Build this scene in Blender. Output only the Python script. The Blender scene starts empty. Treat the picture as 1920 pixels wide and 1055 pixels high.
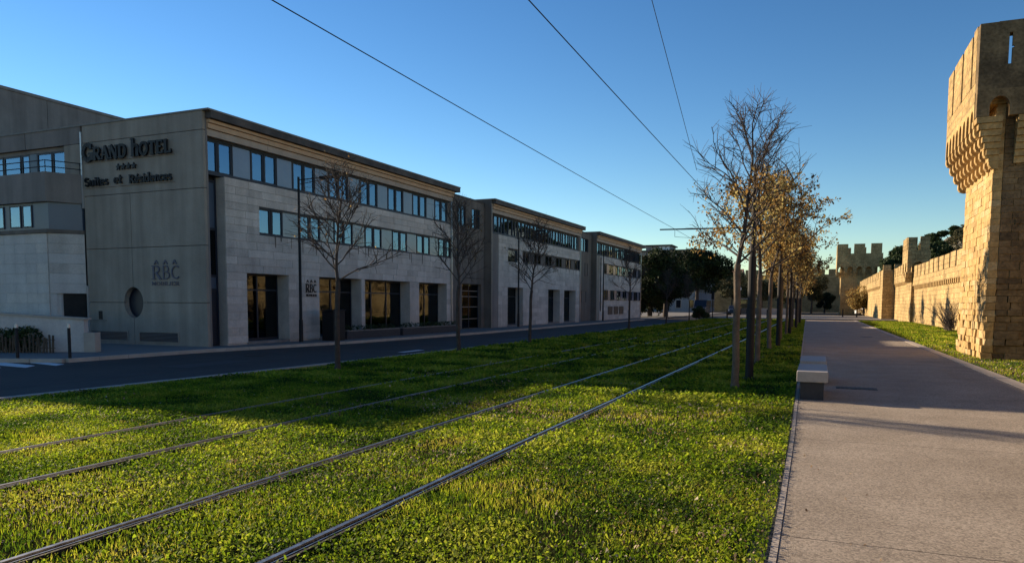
import bpy, bmesh, math, random
import numpy as np
from math import sin, cos, pi, radians as R
from mathutils import Vector, Matrix
random.seed(7); rng = np.random.default_rng(7)
S = bpy.context.scene
COL = S.collection

# ------------------------------------------------------------------ camera
W_, H_, F_ = 1920., 1055., 1381.
yaw, pit, roll = R(22.43), R(4.45), 0.0045
fw = Vector((-sin(yaw)*cos(pit), cos(yaw)*cos(pit), -sin(pit)))
rt = Vector((cos(yaw), sin(yaw), 0)); up = rt.cross(fw)
rt2 = rt*cos(roll) + up*sin(roll); up2 = -rt*sin(roll) + up*cos(roll)
cam = bpy.data.cameras.new('camera'); co = bpy.data.objects.new('camera', cam); COL.objects.link(co)
M = Matrix((rt2, up2, -fw)).transposed().to_4x4(); M.translation = Vector((0, 0, 1.6)); co.matrix_world = M
cam.sensor_width = 36; cam.lens = F_/W_*36; cam.shift_y = (676-527.5)/1920; cam.clip_start = .05; cam.clip_end = 6000
S.camera = co
# ------------------------------------------------------------------ light
SUN_AZ = R(16.7); SUN_EL = R(18.7)            # sun stands towards -X, a little towards +Y
sdir = Vector((-cos(SUN_AZ)*cos(SUN_EL), sin(SUN_AZ)*cos(SUN_EL), sin(SUN_EL)))
wd = bpy.data.worlds.new('World'); S.world = wd; wd.use_nodes = True
nt = wd.node_tree; bgn = nt.nodes['Background']
sky = nt.nodes.new('ShaderNodeTexSky'); sky.sky_type = 'NISHITA'; sky.sun_disc = False
sky.sun_elevation = SUN_EL; sky.sun_rotation = math.atan2(sdir.x, sdir.y) % (2*pi)
sky.altitude = 0; sky.air_density = 1.0; sky.dust_density = .0; sky.ozone_density = 2.0
hsv = nt.nodes.new('ShaderNodeHueSaturation'); hsv.inputs['Saturation'].default_value = 1.2
nt.links.new(sky.outputs[0], hsv.inputs['Color']); vs1 = nt.nodes.new('ShaderNodeVectorMath'); vs1.operation = 'SCALE'; vs1.inputs['Scale'].default_value = .12
gm = nt.nodes.new('ShaderNodeGamma'); gm.inputs[1].default_value = 1.28
vs2 = nt.nodes.new('ShaderNodeVectorMath'); vs2.operation = 'SCALE'; vs2.inputs['Scale'].default_value = 1/.12
nt.links.new(hsv.outputs[0], vs1.inputs[0]); nt.links.new(vs1.outputs[0], gm.inputs[0]); nt.links.new(gm.outputs[0], vs2.inputs[0]); nt.links.new(vs2.outputs[0], bgn.inputs[0])
bgn.inputs[1].default_value = 0.086
sl = bpy.data.lights.new('sun', 'SUN'); sl.energy = 5.0; sl.angle = R(.53); sl.color = (1, .80, .56)
so = bpy.data.objects.new('sun', sl); COL.objects.link(so)
so.rotation_euler = (-sdir).to_track_quat('-Z', 'Y').to_euler(); so.location = sdir*100
S.view_settings.view_transform = 'Standard'; S.view_settings.look = 'None'
S.view_settings.exposure = 0.96; S.view_settings.gamma = 1; S.view_settings.use_curve_mapping = False
S.render.engine = 'CYCLES'

# ------------------------------------------------------------------ materials
def mat(name, c1, c2=None, scale=2., rough=.85, bump=0., bscale=30., spec=.3, streak=0., metal=0., trans=0., fine=0., detail=6, voro=False):
    m = bpy.data.materials.new(name); m.use_nodes = True; t = m.node_tree; N = t.nodes; L = t.links
    b = N['Principled BSDF']; b.inputs['Roughness'].default_value = rough
    b.inputs['Specular IOR Level'].default_value = spec; b.inputs['Metallic'].default_value = metal
    b.inputs['Base Color'].default_value = (*c1, 1)
    g = N.new('ShaderNodeNewGeometry')
    col = None
    if c2 is not None:
        n = N.new('ShaderNodeTexNoise'); n.inputs['Scale'].default_value = scale; n.inputs['Detail'].default_value = detail
        n.inputs['Roughness'].default_value = .62
        L.new(g.outputs['Position'], n.inputs['Vector'])
        r = N.new('ShaderNodeValToRGB'); r.color_ramp.elements[0].position = .32; r.color_ramp.elements[1].position = .68
        r.color_ramp.elements[0].color = (*c1, 1); r.color_ramp.elements[1].color = (*c2, 1)
        L.new(n.outputs['Fac'], r.inputs['Fac']); col = r.outputs['Color']
        if fine:
            n3 = N.new('ShaderNodeTexNoise'); n3.inputs['Scale'].default_value = bscale; n3.inputs['Detail'].default_value = 2
            L.new(g.outputs['Position'], n3.inputs['Vector'])
            mr = N.new('ShaderNodeMapRange'); mr.inputs[1].default_value = .3; mr.inputs[2].default_value = .7
            mr.inputs[3].default_value = 1-fine; mr.inputs[4].default_value = 1+fine
            L.new(n3.outputs['Fac'], mr.inputs[0])
            mx = N.new('ShaderNodeVectorMath'); mx.operation = 'SCALE'; L.new(col, mx.inputs[0]); L.new(mr.outputs[0], mx.inputs['Scale']); col = mx.outputs[0]
        if streak:
            mp = N.new('ShaderNodeMapping'); mp.inputs['Scale'].default_value = (2.3, 2.3, .16); L.new(g.outputs['Position'], mp.inputs['Vector'])
            n2 = N.new('ShaderNodeTexNoise'); n2.inputs['Scale'].default_value = 1.1; n2.inputs['Detail'].default_value = 5
            L.new(mp.outputs[0], n2.inputs['Vector'])
            mr = N.new('ShaderNodeMapRange'); mr.inputs[1].default_value = .35; mr.inputs[2].default_value = .72
            mr.inputs[3].default_value = 1; mr.inputs[4].default_value = 1-streak
            L.new(n2.outputs['Fac'], mr.inputs[0])
            mx = N.new('ShaderNodeVectorMath'); mx.operation = 'SCALE'; L.new(col, mx.inputs[0]); L.new(mr.outputs[0], mx.inputs['Scale']); col = mx.outputs[0]
        L.new(col, b.inputs['Base Color'])
    if bump:
        n = N.new('ShaderNodeTexNoise'); n.inputs['Scale'].default_value = bscale; n.inputs['Detail'].default_value = 8
        L.new(g.outputs['Position'], n.inputs['Vector'])
        bp = N.new('ShaderNodeBump'); bp.inputs['Strength'].default_value = bump; bp.inputs['Distance'].default_value = .02
        L.new(n.outputs['Fac'], bp.inputs['Height']); L.new(bp.outputs[0], b.inputs['Normal'])
    if trans:
        tr = N.new('ShaderNodeBsdfTranslucent'); ms = N.new('ShaderNodeMixShader'); ms.inputs[0].default_value = trans
        if col is not None: L.new(col, tr.inputs['Color'])
        else: tr.inputs['Color'].default_value = (*c1, 1)
        L.new(b.outputs[0], ms.inputs[1]); L.new(tr.outputs[0], ms.inputs[2]); L.new(ms.outputs[0], N['Material Output'].inputs[0])
    return m

def masonry(name, ca, cb, cm, bw=.62, bh=.3, erode=.35, bump=.6, msz=.014):
    m = bpy.data.materials.new(name); m.use_nodes = True; t = m.node_tree; N = t.nodes; L = t.links
    b = N['Principled BSDF']; b.inputs['Roughness'].default_value = .92; b.inputs['Specular IOR Level'].default_value = .15
    g = N.new('ShaderNodeNewGeometry'); sp = N.new('ShaderNodeSeparateXYZ'); L.new(g.outputs['Position'], sp.inputs[0])
    ad = N.new('ShaderNodeMath'); L.new(sp.outputs[0], ad.inputs[0]); L.new(sp.outputs[1], ad.inputs[1])
    cb_ = N.new('ShaderNodeCombineXYZ'); L.new(ad.outputs[0], cb_.inputs[0]); L.new(sp.outputs[2], cb_.inputs[1])
    br = N.new('ShaderNodeTexBrick'); L.new(cb_.outputs[0], br.inputs['Vector'])
    br.inputs['Scale'].default_value = 1; br.inputs['Brick Width'].default_value = bw; br.inputs['Row Height'].default_value = bh
    br.inputs['Mortar Size'].default_value = msz; br.inputs['Mortar Smooth'].default_value = .4
    br.inputs['Color1'].default_value = (*ca, 1); br.inputs['Color2'].default_value = (*cb, 1); br.inputs['Mortar'].default_value = (*cm, 1)
    n = N.new('ShaderNodeTexNoise'); n.inputs['Scale'].default_value = .55; n.inputs['Detail'].default_value = 9; n.inputs['Roughness'].default_value = .7
    L.new(g.outputs['Position'], n.inputs['Vector'])
    mr = N.new('ShaderNodeMapRange'); mr.inputs[1].default_value = .3; mr.inputs[2].default_value = .7; mr.inputs[3].default_value = 1-erode; mr.inputs[4].default_value = 1.25
    L.new(n.outputs['Fac'], mr.inputs[0])
    mx = N.new('ShaderNodeVectorMath'); mx.operation = 'SCALE'; L.new(br.outputs['Color'], mx.inputs[0]); L.new(mr.outputs[0], mx.inputs['Scale'])
    n2 = N.new('ShaderNodeTexNoise'); n2.inputs['Scale'].default_value = 7; n2.inputs['Detail'].default_value = 6
    L.new(g.outputs['Position'], n2.inputs['Vector'])
    mr2 = N.new('ShaderNodeMapRange'); mr2.inputs[1].default_value = .3; mr2.inputs[2].default_value = .7; mr2.inputs[3].default_value = .62; mr2.inputs[4].default_value = 1.22
    L.new(n2.outputs['Fac'], mr2.inputs[0])
    mx2 = N.new('ShaderNodeVectorMath'); mx2.operation = 'SCALE'; L.new(mx.outputs[0], mx2.inputs[0]); L.new(mr2.outputs[0], mx2.inputs['Scale'])
    L.new(mx2.outputs[0], b.inputs['Base Color'])
    h = N.new('ShaderNodeMath'); h.operation = 'ADD'; L.new(n2.outputs['Fac'], h.inputs[0])
    iv = N.new('ShaderNodeMath'); iv.operation = 'MULTIPLY'; iv.inputs[1].default_value = -.6; L.new(br.outputs['Fac'], iv.inputs[0]); L.new(iv.outputs[0], h.inputs[1])
    bp = N.new('ShaderNodeBump'); bp.inputs['Strength'].default_value = bump; bp.inputs['Distance'].default_value = .06
    L.new(h.outputs[0], bp.inputs['Height']); L.new(bp.outputs[0], b.inputs['Normal'])
    return m

def glass_mat(name, tint=(.35, .42, .5), ior=2.0, rough=.01, base=.0, gc=(.9, .95, 1)):
    m = bpy.data.materials.new(name); m.use_nodes = True; t = m.node_tree; N = t.nodes; L = t.links
    N.remove(N['Principled BSDF'])
    tr = N.new('ShaderNodeBsdfTransparent'); tr.inputs[0].default_value = (*tint, 1)
    gl = N.new('ShaderNodeBsdfGlossy'); gl.inputs['Roughness'].default_value = rough; gl.inputs[0].default_value = (*gc, 1)
    fr = N.new('ShaderNodeFresnel'); fr.inputs[0].default_value = ior
    n = N.new('ShaderNodeTexNoise'); n.inputs['Scale'].default_value = .9; n.inputs['Detail'].default_value = 1
    g = N.new('ShaderNodeNewGeometry'); L.new(g.outputs['Position'], n.inputs['Vector'])
    bp = N.new('ShaderNodeBump'); bp.inputs['Strength'].default_value = .12; bp.inputs['Distance'].default_value = .05; L.new(n.outputs['Fac'], bp.inputs['Height'])
    L.new(bp.outputs[0], gl.inputs['Normal'])
    ms = N.new('ShaderNodeMixShader'); rg = N.new('ShaderNodeMapRange'); rg.inputs[3].default_value = base; L.new(fr.outputs[0], rg.inputs[0])
    L.new(rg.outputs[0], ms.inputs[0]); L.new(tr.outputs[0], ms.inputs[1]); L.new(gl.outputs[0], ms.inputs[2])
    L.new(ms.outputs[0], N['Material Output'].inputs[0])
    return m

def wood_mat(name, cols, trans=0., rough=.8, scale=14.):
    """foliage: several hues picked by a fine position noise"""
    m = bpy.data.materials.new(name); m.use_nodes = True; t = m.node_tree; N = t.nodes; L = t.links
    b = N['Principled BSDF']; b.inputs['Roughness'].default_value = rough; b.inputs['Specular IOR Level'].default_value = .25
    g = N.new('ShaderNodeNewGeometry'); n = N.new('ShaderNodeTexNoise'); n.inputs['Scale'].default_value = scale; n.inputs['Detail'].default_value = 2
    L.new(g.outputs['Position'], n.inputs['Vector'])
    r = N.new('ShaderNodeValToRGB'); e = r.color_ramp.elements
    while len(e) < len(cols): e.new(.5)
    for i, c in enumerate(cols):
        e[i].position = .3 + .4*i/(len(cols)-1); e[i].color = (*c, 1)
    mxr = N.new('ShaderNodeMath'); mxr.operation = 'MULTIPLY_ADD'; mxr.inputs[1].default_value = .28
    L.new(g.outputs['Random Per Island'], mxr.inputs[0])
    hv = N.new('ShaderNodeMath'); hv.operation = 'MULTIPLY_ADD'; hv.inputs[1].default_value = 1.25; hv.inputs[2].default_value = -.27; L.new(n.outputs['Fac'], hv.inputs[0])
    L.new(hv.outputs[0], mxr.inputs[2]); L.new(mxr.outputs[0], r.inputs['Fac'])
    L.new(r.outputs['Color'], b.inputs['Base Color'])
    tr = N.new('ShaderNodeBsdfTranslucent'); ms = N.new('ShaderNodeMixShader'); ms.inputs[0].default_value = trans
    L.new(r.outputs['Color'], tr.inputs['Color']); L.new(b.outputs[0], ms.inputs[1]); L.new(tr.outputs[0], ms.inputs[2]); L.new(ms.outputs[0], N['Material Output'].inputs[0])
    return m

MT = dict(
 concrete=mat('concrete', (.30, .26, .215), (.37, .325, .272), .9, .9, .25, 25, streak=.28, fine=.06),
 concrete_dark=mat('concrete_dark', (.215, .19, .175), (.27, .24, .22), .9, .9, .25, 25, streak=.3, fine=.05),
 brownwall=mat('brown_render', (.15, .125, .105), (.20, .17, .145), .8, .9, .2, 25, streak=.3, fine=.05),
 stone=mat('cladding_stone', (.47, .42, .375), (.60, .54, .485), 1.6, .8, .5, 18, streak=.2, fine=.08),
 stone2=mat('cladding_stone_pale', (.53, .475, .425), (.64, .58, .525), 1.9, .8, .5, 18, streak=.14, fine=.08),
 stone3=mat('cladding_stone_grey', (.42, .375, .335), (.55, .495, .445), 1.4, .8, .5, 18, streak=.22, fine=.08),
 paleblock=mat('pale_block', (.50, .46, .43), (.60, .56, .52), 1.1, .85, .3, 16, streak=.12, fine=.06),
 cornice=mat('cornice_ochre', (.50, .30, .17), (.58, .38, .23), 1.5, .75, .1, 20, streak=.1),
 cornice2=mat('cornice_plaster', (.40, .30, .225), (.46, .36, .28), 1.5, .8, .1, 20, streak=.1),
 fascia=mat('roof_fascia', (.06, .052, .048), (.13, .105, .09), 1.2, .7, .2, 12, streak=.35),
 roof=mat('roof_gravel', (.2, .19, .18), (.26, .25, .23), 5, .95),
 frame=mat('window_frame', (.018, .022, .035), None, rough=.45, spec=.4),
 panel=mat('grey_panel', (.15, .155, .195), (.19, .195, .24), .7, .12, spec=1.),
 blue=mat('blue_panel', (.05, .075, .115), (.06, .09, .135), .7, .35, spec=.5),
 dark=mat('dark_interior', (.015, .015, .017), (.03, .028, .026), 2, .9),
 room=mat('room_wall', (.10, .095, .09), (.14, .13, .12), 1, .9),
 curtain=mat('curtain_fabric', (.62, .66, .70), (.72, .75, .78), 3, .8),
 blind=mat('shop_blind', (.5, .55, .6), (.58, .62, .66), 1, .6),
 glass=glass_mat('window_glass', (.6, .7, .8), 2.0, base=.34, gc=(.42, .60, .78)),
 shopglass=glass_mat('shop_glass', (.6, .62, .63), 1.7, gc=(.55, .6, .66)),
 sign=mat('sign_black', (.008, .008, .01), None, rough=.5),
 signgrey=mat('sign_grey', (.10, .10, .14), None, rough=.5),
 steel=mat('dark_steel', (.008, .008, .010), (.014, .014, .017), 6, .6, spec=.3),
 galv=mat('pale_steel', (.5, .5, .5), None, rough=.4, metal=.6),
 asphalt=mat('asphalt', (.037, .034, .033), (.056, .051, .049), .7, .75, .4, 120, fine=.25),
 earth=mat('earth', (.05, .045, .035), (.08, .07, .05), .5, .95),
 paving=mat('pavement', (.15, .145, .14), (.2, .19, .18), .8, .9, .2, 60, fine=.15),
 kerb=mat('kerb_stone', (.36, .31, .26), (.45, .39, .33), 2, .85, .2, 40),
 white=mat('road_paint', (.6, .62, .65), (.72, .74, .76), 6, .8, fine=.15),
 bench=mat('bench_granite', (.33, .30, .28), (.40, .36, .335), 12, .6, .1, 90, fine=.1),
 benchbase=mat('bench_plinth', (.035, .035, .04), (.05, .05, .055), 8, .7),
 rail=mat('rail_steel', (.52, .50, .48), (.22, .195, .175), 13, .3, metal=.9),
 rubber=mat('rail_rubber', (.02, .018, .016), (.045, .04, .035), 9, .9, .5, 60),
 bark=mat('bark_light', (.095, .07, .052), (.175, .135, .10), 7, .9, .6, 45, fine=.15),
 barkdark=mat('bark_dark', (.045, .036, .031), (.085, .068, .058), 7, .9, .6, 45),
 twig=mat('twig', (.05, .038, .032), (.085, .065, .055), 6, .9),
 rock=mat('pale_rock', (.32, .30, .27), (.45, .42, .37), .25, .95, .6, .8),
 far1=mat('far_render_beige', (.36, .33, .29), (.42, .39, .34), .4, .9, streak=.15),
 far2=mat('far_render_grey', (.27, .26, .26), (.33, .32, .31), .4, .9, streak=.15),
 far3=mat('far_render_rose', (.33, .24, .2), (.38, .28, .23), .4, .9, streak=.15),
 tile=mat('roof_tile', (.22, .12, .08), (.3, .18, .12), 3, .9),
 carwhite=mat('car_paint_white', (.75, .75, .75), None, rough=.25, spec=.6),
 cardark=mat('car_paint_dark', (.02, .022, .03), None, rough=.25, spec=.6),
 carglass=mat('car_glass', (.01, .012, .015), None, rough=.05, spec=.9),
 tyre=mat('tyre', (.015, .015, .015), None, rough=.9),
 lamp=mat('lamp_opal', (.75, .75, .72), None, rough=.3),
 reed=mat('wicker', (.06, .042, .03), (.11, .078, .055), 9, .9),
)
STONE_A, STONE_B = (.46, .32, .14), (.37, .25, .11)
MT['old'] = masonry('old_limestone', STONE_A, STONE_B, (.27, .2, .125))
MT['oldfar'] = masonry('old_limestone_far', (.54, .385, .18), (.43, .30, .135), (.27, .19, .11), .7, .34, .45, .9)
MT['block1'] = mat('stone_block_gold', (.42, .27, .105), (.56, .385, .17), 2.2, .92, .9, 14, spec=.15, fine=.2, streak=.22)
MT['block2'] = mat('stone_block_tan', (.37, .24, .10), (.50, .345, .155), 2.6, .92, .9, 12, spec=.15, fine=.22, streak=.25)
MT['block3'] = mat('stone_block_pale', (.44, .31, .15), (.57, .43, .225), 3.0, .92, .9, 16, spec=.15, fine=.2, streak=.2)
MT['blade'] = wood_mat('grass_blade', [(.03, .075, .008), (.12, .20, .01), (.28, .34, .016), (.42, .38, .06)], .68, .75, 1.1)
MT['clover'] = wood_mat('clover_leaf', [(.03, .07, .008), (.12, .21, .01), (.27, .36, .018), (.42, .45, .05)], .66, .7, .8)
MT['litter'] = wood_mat('dry_leaf', [(.12, .07, .04), (.27, .18, .10), (.45, .34, .22), (.6, .5, .36)], .25, .8, 3)
MT['autumn'] = wood_mat('autumn_leaf', [(.06, .04, .018), (.22, .12, .03), (.44, .31, .11), (.40, .34, .13)], .6, .7, 2.2)
MT['pine'] = wood_mat('pine_needles', [(.008, .014, .006), (.018, .03, .01), (.035, .055, .015)], .1, .8, .7)
MT['scrub'] = wood_mat('scrub_leaves', [(.03, .035, .018), (.06, .065, .03), (.10, .085, .04)], .15, .8, .4)
MT['shrub'] = wood_mat('shrub_leaves', [(.015, .03, .012), (.035, .06, .02), (.06, .085, .03)], .2, .7, 3)

def promenade_mat():
    m = mat('exposed_aggregate', (.255, .212, .166), (.35, .295, .236), .9, .9, .35, 130, fine=.0, spec=.2)
    t = m.node_tree; N = t.nodes; L = t.links; b = N['Principled BSDF']
    src = b.inputs['Base Color'].links[0].from_socket
    g = N.new('ShaderNodeNewGeometry')
    v = N.new('ShaderNodeTexVoronoi'); v.inputs['Scale'].default_value = 75; L.new(g.outputs['Position'], v.inputs['Vector'])
    sx = N.new('ShaderNodeSeparateColor'); L.new(v.outputs['Color'], sx.inputs[0])
    mr = N.new('ShaderNodeMapRange'); mr.inputs[3].default_value = .62; mr.inputs[4].default_value = 1.38; L.new(sx.outputs[0], mr.inputs[0])
    mx = N.new('ShaderNodeVectorMath'); mx.operation = 'SCALE'; L.new(src, mx.inputs[0]); L.new(mr.outputs[0], mx.inputs['Scale'])
    L.new(mx.outputs[0], b.inputs['Base Color'])
    return m
MT['prom'] = promenade_mat()
MT['shade_crust'] = mat('stone_block_shade_crusted', (.11, .08, .048), (.25, .18, .10), 1.3, .95, .9, 12, spec=.1, fine=.25, streak=.3)  # dark crust plus the tower front's shade, both put into the stone colour
MT['shade_crust2'] = mat('stone_block_shade_crusted_brown', (.15, .105, .058), (.29, .205, .11), 1.9, .95, .9, 12, spec=.1, fine=.25, streak=.3)  # browner stone of the same set, shade painted in as well

# ------------------------------------------------------------------ helpers
class MB:
    def __init__(s): s.v = []; s.f = []
    def add(s, vs, fs):
        o = len(s.v); s.v += [tuple(p) for p in vs]; s.f += [tuple(i+o for i in f) for f in fs]; return s
    def box(s, x0, x1, y0, y1, z0, z1):
        if x0 > x1: x0, x1 = x1, x0
        if y0 > y1: y0, y1 = y1, y0
        return s.add([(x0,y0,z0),(x1,y0,z0),(x1,y1,z0),(x0,y1,z0),(x0,y0,z1),(x1,y0,z1),(x1,y1,z1),(x0,y1,z1)],
                     [(3,2,1,0),(4,5,6,7),(0,1,5,4),(1,2,6,5),(2,3,7,6),(3,0,4,7)])
    def prism(s, poly, z0, z1):
        n = len(poly); vs = [(p[0],p[1],z0) for p in poly]+[(p[0],p[1],z1) for p in poly]
        fs = [tuple(range(n-1,-1,-1)), tuple(range(n,2*n))]+[(i,(i+1)%n,n+(i+1)%n,n+i) for i in range(n)]
        return s.add(vs, fs)
    def ext(s, poly, axis, a0, a1):
        """poly in the plane normal to axis; axis 'x': (y,z), axis 'y': (x,z)"""
        n = len(poly)
        mk = (lambda p, a: (a, p[0], p[1])) if axis == 'x' else (lambda p, a: (p[0], a, p[1]))
        vs = [mk(p, a0) for p in poly]+[mk(p, a1) for p in poly]
        fs = [tuple(range(n-1,-1,-1)), tuple(range(n,2*n))]+[(i,(i+1)%n,n+(i+1)%n,n+i) for i in range(n)]
        return s.add(vs, fs)
    def tube(s, p0, p1, r0, r1, n=6, cap=False):
        p0 = Vector(p0); p1 = Vector(p1); d = (p1-p0)
        if d.length < 1e-6: return s
        d.normalize(); a = d.orthogonal().normalized(); b = d.cross(a); vs = []
        for p, r in ((p0, r0), (p1, r1)):
            for i in range(n):
                t = 2*pi*i/n; vs.append(p+a*(cos(t)*r)+b*(sin(t)*r))
        fs = [(i,(i+1)%n,n+(i+1)%n,n+i) for i in range(n)]
        if cap: fs += [tuple(range(n-1,-1,-1)), tuple(range(n,2*n))]
        return s.add(vs, fs)
    def mesh(s, name, m):
        me = bpy.data.meshes.new(name); me.from_pydata(s.v, [], s.f); me.materials.append(m); me.update(); return me
    def build(s, name, m, parent=None, **k):
        me = s.mesh(name, m)
        bm = bmesh.new(); bm.from_mesh(me); bmesh.ops.recalc_face_normals(bm, faces=bm.faces); bm.to_mesh(me); bm.free()
        return put(name, me, parent, **k)

def put(name, me, parent=None, loc=None, rotz=0, kind=None, bevel=0):
    o = bpy.data.objects.new(name, me); COL.objects.link(o)
    if parent: o.parent = parent
    if loc: o.location = loc
    if rotz: o.rotation_euler.z = rotz
    if kind: o['kind'] = kind
    if bevel:
        md = o.modifiers.new('bevel', 'BEVEL'); md.width = bevel; md.segments = 2; md.limit_method = 'ANGLE'
    return o
def tag(o, label, cat, group=None):
    o['label'] = label; o['category'] = cat
    if group: o['group'] = group
    return o
def thing(name, label, cat, loc=(0,0,0), rz=0, group=None):
    o = bpy.data.objects.new(name, None); COL.objects.link(o); o.location = loc; o.rotation_euler.z = rz; o.empty_display_size = .2
    return tag(o, label, cat, group)
def copy_tree(o, parent=None):
    c = o.copy(); COL.objects.link(c); c.parent = parent
    for ch in list(o.children): copy_tree(ch, c)
    return c
def structure(name, mb, m): 
    o = mb.build(name, m); o['kind'] = 'structure'; return o

# ------------------------------------------------------------------ ground
structure('ground', MB().box(-1500, 1500, -600, 3000, -.5, -.16), MT['earth'])
KERB = [(-13.2, -12), (-12.35, 4), (-12.1, 7.7), (-11.8, 12.3), (-11.45, 17), (-11.15, 26), (-11.1, 40), (-11.3, 82)]
def kerbx(y):
    for a, b in zip(KERB, KERB[1:]):
        if y <= b[1]: return a[0]+(b[0]-a[0])*(y-a[1])/(b[1]-a[1])
    return KERB[-1][0]
PL = lambda y: -.22 - .0115*max(0, y-8)            # promenade left edge
PR = lambda y: 3.86 - .003*(y-10)                   # promenade right edge
TH = .0175; OB = Vector((-20, 20.1, 0))
def W(x, y, z=0): return (OB.x + x*cos(TH)+y*sin(TH), OB.y - x*sin(TH)+y*cos(TH), z)
# road
road = MB().prism([(-60,-12)]+[(KERB[0][0]-.12,-12)]+[(k[0]-.12,k[1]) for k in KERB[1:]]+[(-11.6,150),(-60,150)], -.15, -.10)
structure('road', road, MT['asphalt'])
structure('cross_street', MB().prism([(-11.5,90),(60,90),(60,123),(-11.5,123)], -.14, -.02), MT['paving'])
# lawn soil
LAWN_Y1 = 82
soil = MB().prism([(k[0], k[1]) for k in KERB]+[(PL(82)-.002,82),(PL(-12)-.002,-12)], -.15, 0.0)
structure('lawn_soil', soil, mat('lawn_soil', (.018, .024, .008), (.032, .032, .013), .9, 1., .8, 40, fine=.3, spec=0.))
rsoil = MB().prism([(PR(-12)+.16,-12),(PR(80)+.16,80),(8.6,80),(8.6,-12)], -.15, -.005)
structure('rampart_lawn_soil', rsoil, mat('rampart_lawn_soil', (.045, .055, .018), (.08, .075, .03), .8, .95, .8, 40, fine=.3))
# left kerb of the lawn, stone by stone where it can be seen
ke = MB().prism([(k[0]-.12,k[1]) for k in KERB]+[(k[0]-.004,k[1]) for k in KERB[::-1]], -.15, -.02)
kerb = structure('road_kerb', ke, MT['kerb'])
y = 3.
while y < 60:
    x0, x1 = kerbx(y), kerbx(y+.98)
    MB().prism([(x0-.15,y),(x1-.15,y+.98),(x1+.03,y+.98),(x0+.03,y)], -.14, .045+random.uniform(-.004,.004)).build('kerb_stone', MT['kerb'], kerb)
    y += 1.0
# promenade: bays of exposed aggregate with sunk joints
prom = structure('promenade', MB().prism([(PL(-12),-12),(PL(84),84),(PR(84),84),(PR(-12),-12)], -.15, -.012), MT['benchbase'])
y = -11.0 + .15; n = 0
while y < 83:
    L_ = 4.05; y1 = min(y+L_, 84)
    MB().prism([(PL(y)+.041,y+.012),(PL(y1)+.041,y1),(PR(y1)-.14,y1),(PR(y)-.14,y+.012)], -.1, .0).build('paving_slab', MT['prom'], prom)
    MB().prism([(PL(y)-.01,y+.012),(PL(y1)-.01,y1),(PL(y1)+.036,y1),(PL(y)+.036,y+.012)], -.1, .004).build('edging_strip', MT['kerb'], prom)
    MB().prism([(PR(y)-.132,y+.012),(PR(y1)-.132,y1),(PR(y1)+.14,y1),(PR(y)+.14,y+.012)], -.1, .01).build('edging_strip', MT['kerb'], prom)
    y += L_
# sidewalk beside the hotel
edge = [W(-30,-19.5), W(-.9,-6.62), W(.75,-5.9), W(.85,-1.2), W(1.9,5.3), W(2.4,15.8), W(1.9,58), W(1.9,130)]
side = MB().prism([p[:2] for p in edge]+[W(-40,130)[:2], W(-40,-19.5)[:2]], -.15, .0)
sidewalk = structure('sidewalk', side, MT['paving'])
for a, b in zip(edge[1:7], edge[2:7]):
    a = Vector(a); b = Vector(b); d = (b-a); n_ = max(1, int(round(d.length/1.0))); d.normalize(); nn = Vector((d.y,-d.x,0))
    Ln = (b-a).length/n_
    for i in range(n_):
        p, q = a+d*(i*Ln+.008), a+d*((i+1)*Ln-.008)
        MB().prism([p[:2], q[:2], (q+nn*.14)[:2], (p+nn*.14)[:2]], -.14, .012).build('kerb_stone', MT['kerb'], sidewalk)
# faint lane lines and crosswalk
STRIPES = [[(-22.34,13.88),(-19.47,13.0),(-19.06,12.48),(-21.2,12.75)], [(-21.52,14.17),(-19.29,13.76),(-18.92,13.26),(-21.17,13.57)], [(-20.49,14.66),(-19.03,14.39),(-18.8,13.99),(-20.29,14.32)]]
STRIPES = [[(x+.2, y-.62) for x, y in q] for q in STRIPES]
rm = MB()
for q in STRIPES: rm.prism(q, -.099, -.095)
rm.prism([(-13.35,22.0),(-13.1,22.0),(-13.1,23.4),(-13.35,23.4)], -.099, -.0955)
structure('road_markings', rm, MT['white'])
seam = MB()
for y in np.arange(0, 80, 4.): seam.prism([(-14.55,y),(-14.50,y),(-14.50,y+4),(-14.55,y+4)], -.099, -.0965)
structure('road_seam', seam, MT['benchbase'])
for i_, (x_, y_, w_, l_, lab_) in enumerate(((-15.9,14.2,.9,2.6,'dark repair patch in the near part of the road'),(-13.6,31.0,.8,3.4,'dark repair patch in the road beside the lawn kerb, farther on'))):
    o = MB().prism([(x_,y_),(x_+w_,y_+.1),(x_+w_-.06,y_+l_),(x_+.05,y_+l_-.08)], -.099, -.0962).build('asphalt_patch', MT['benchbase']); o['kind'] = 'structure'
rc_ = MB().prism([(-16.6+.33*cos(a*pi/9), 18.6+.33*sin(a*pi/9)) for a in range(18)], -.099, -.094).build('road_manhole', MT['steel'])
tag(rc_, 'round iron manhole cover in the shaded road before the hotel', 'manhole cover')
# grate in the promenade
gr = thing('drain_grate', 'narrow dark drain grate let into the promenade beyond the near bench', 'drain', (.75, 15.55, 0))
g = MB().box(-.36,.36,-.19,.19,-.02,.006).build('grate_frame', MT['benchbase'], gr)
for i in range(9):
    MB().box(-.34+i*.076,-.30+i*.076,-.16,.16,.006,.012).build('grate_bar', MT['steel'], gr)
mh = MB().prism([(2.35+.3*cos(a*pi/8), 41+.3*sin(a*pi/8)) for a in range(16)], 0, .006).build('manhole_cover', MT['benchbase'])
tag(mh, 'dark round manhole cover in the shaded far part of the promenade', 'manhole cover')

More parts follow.
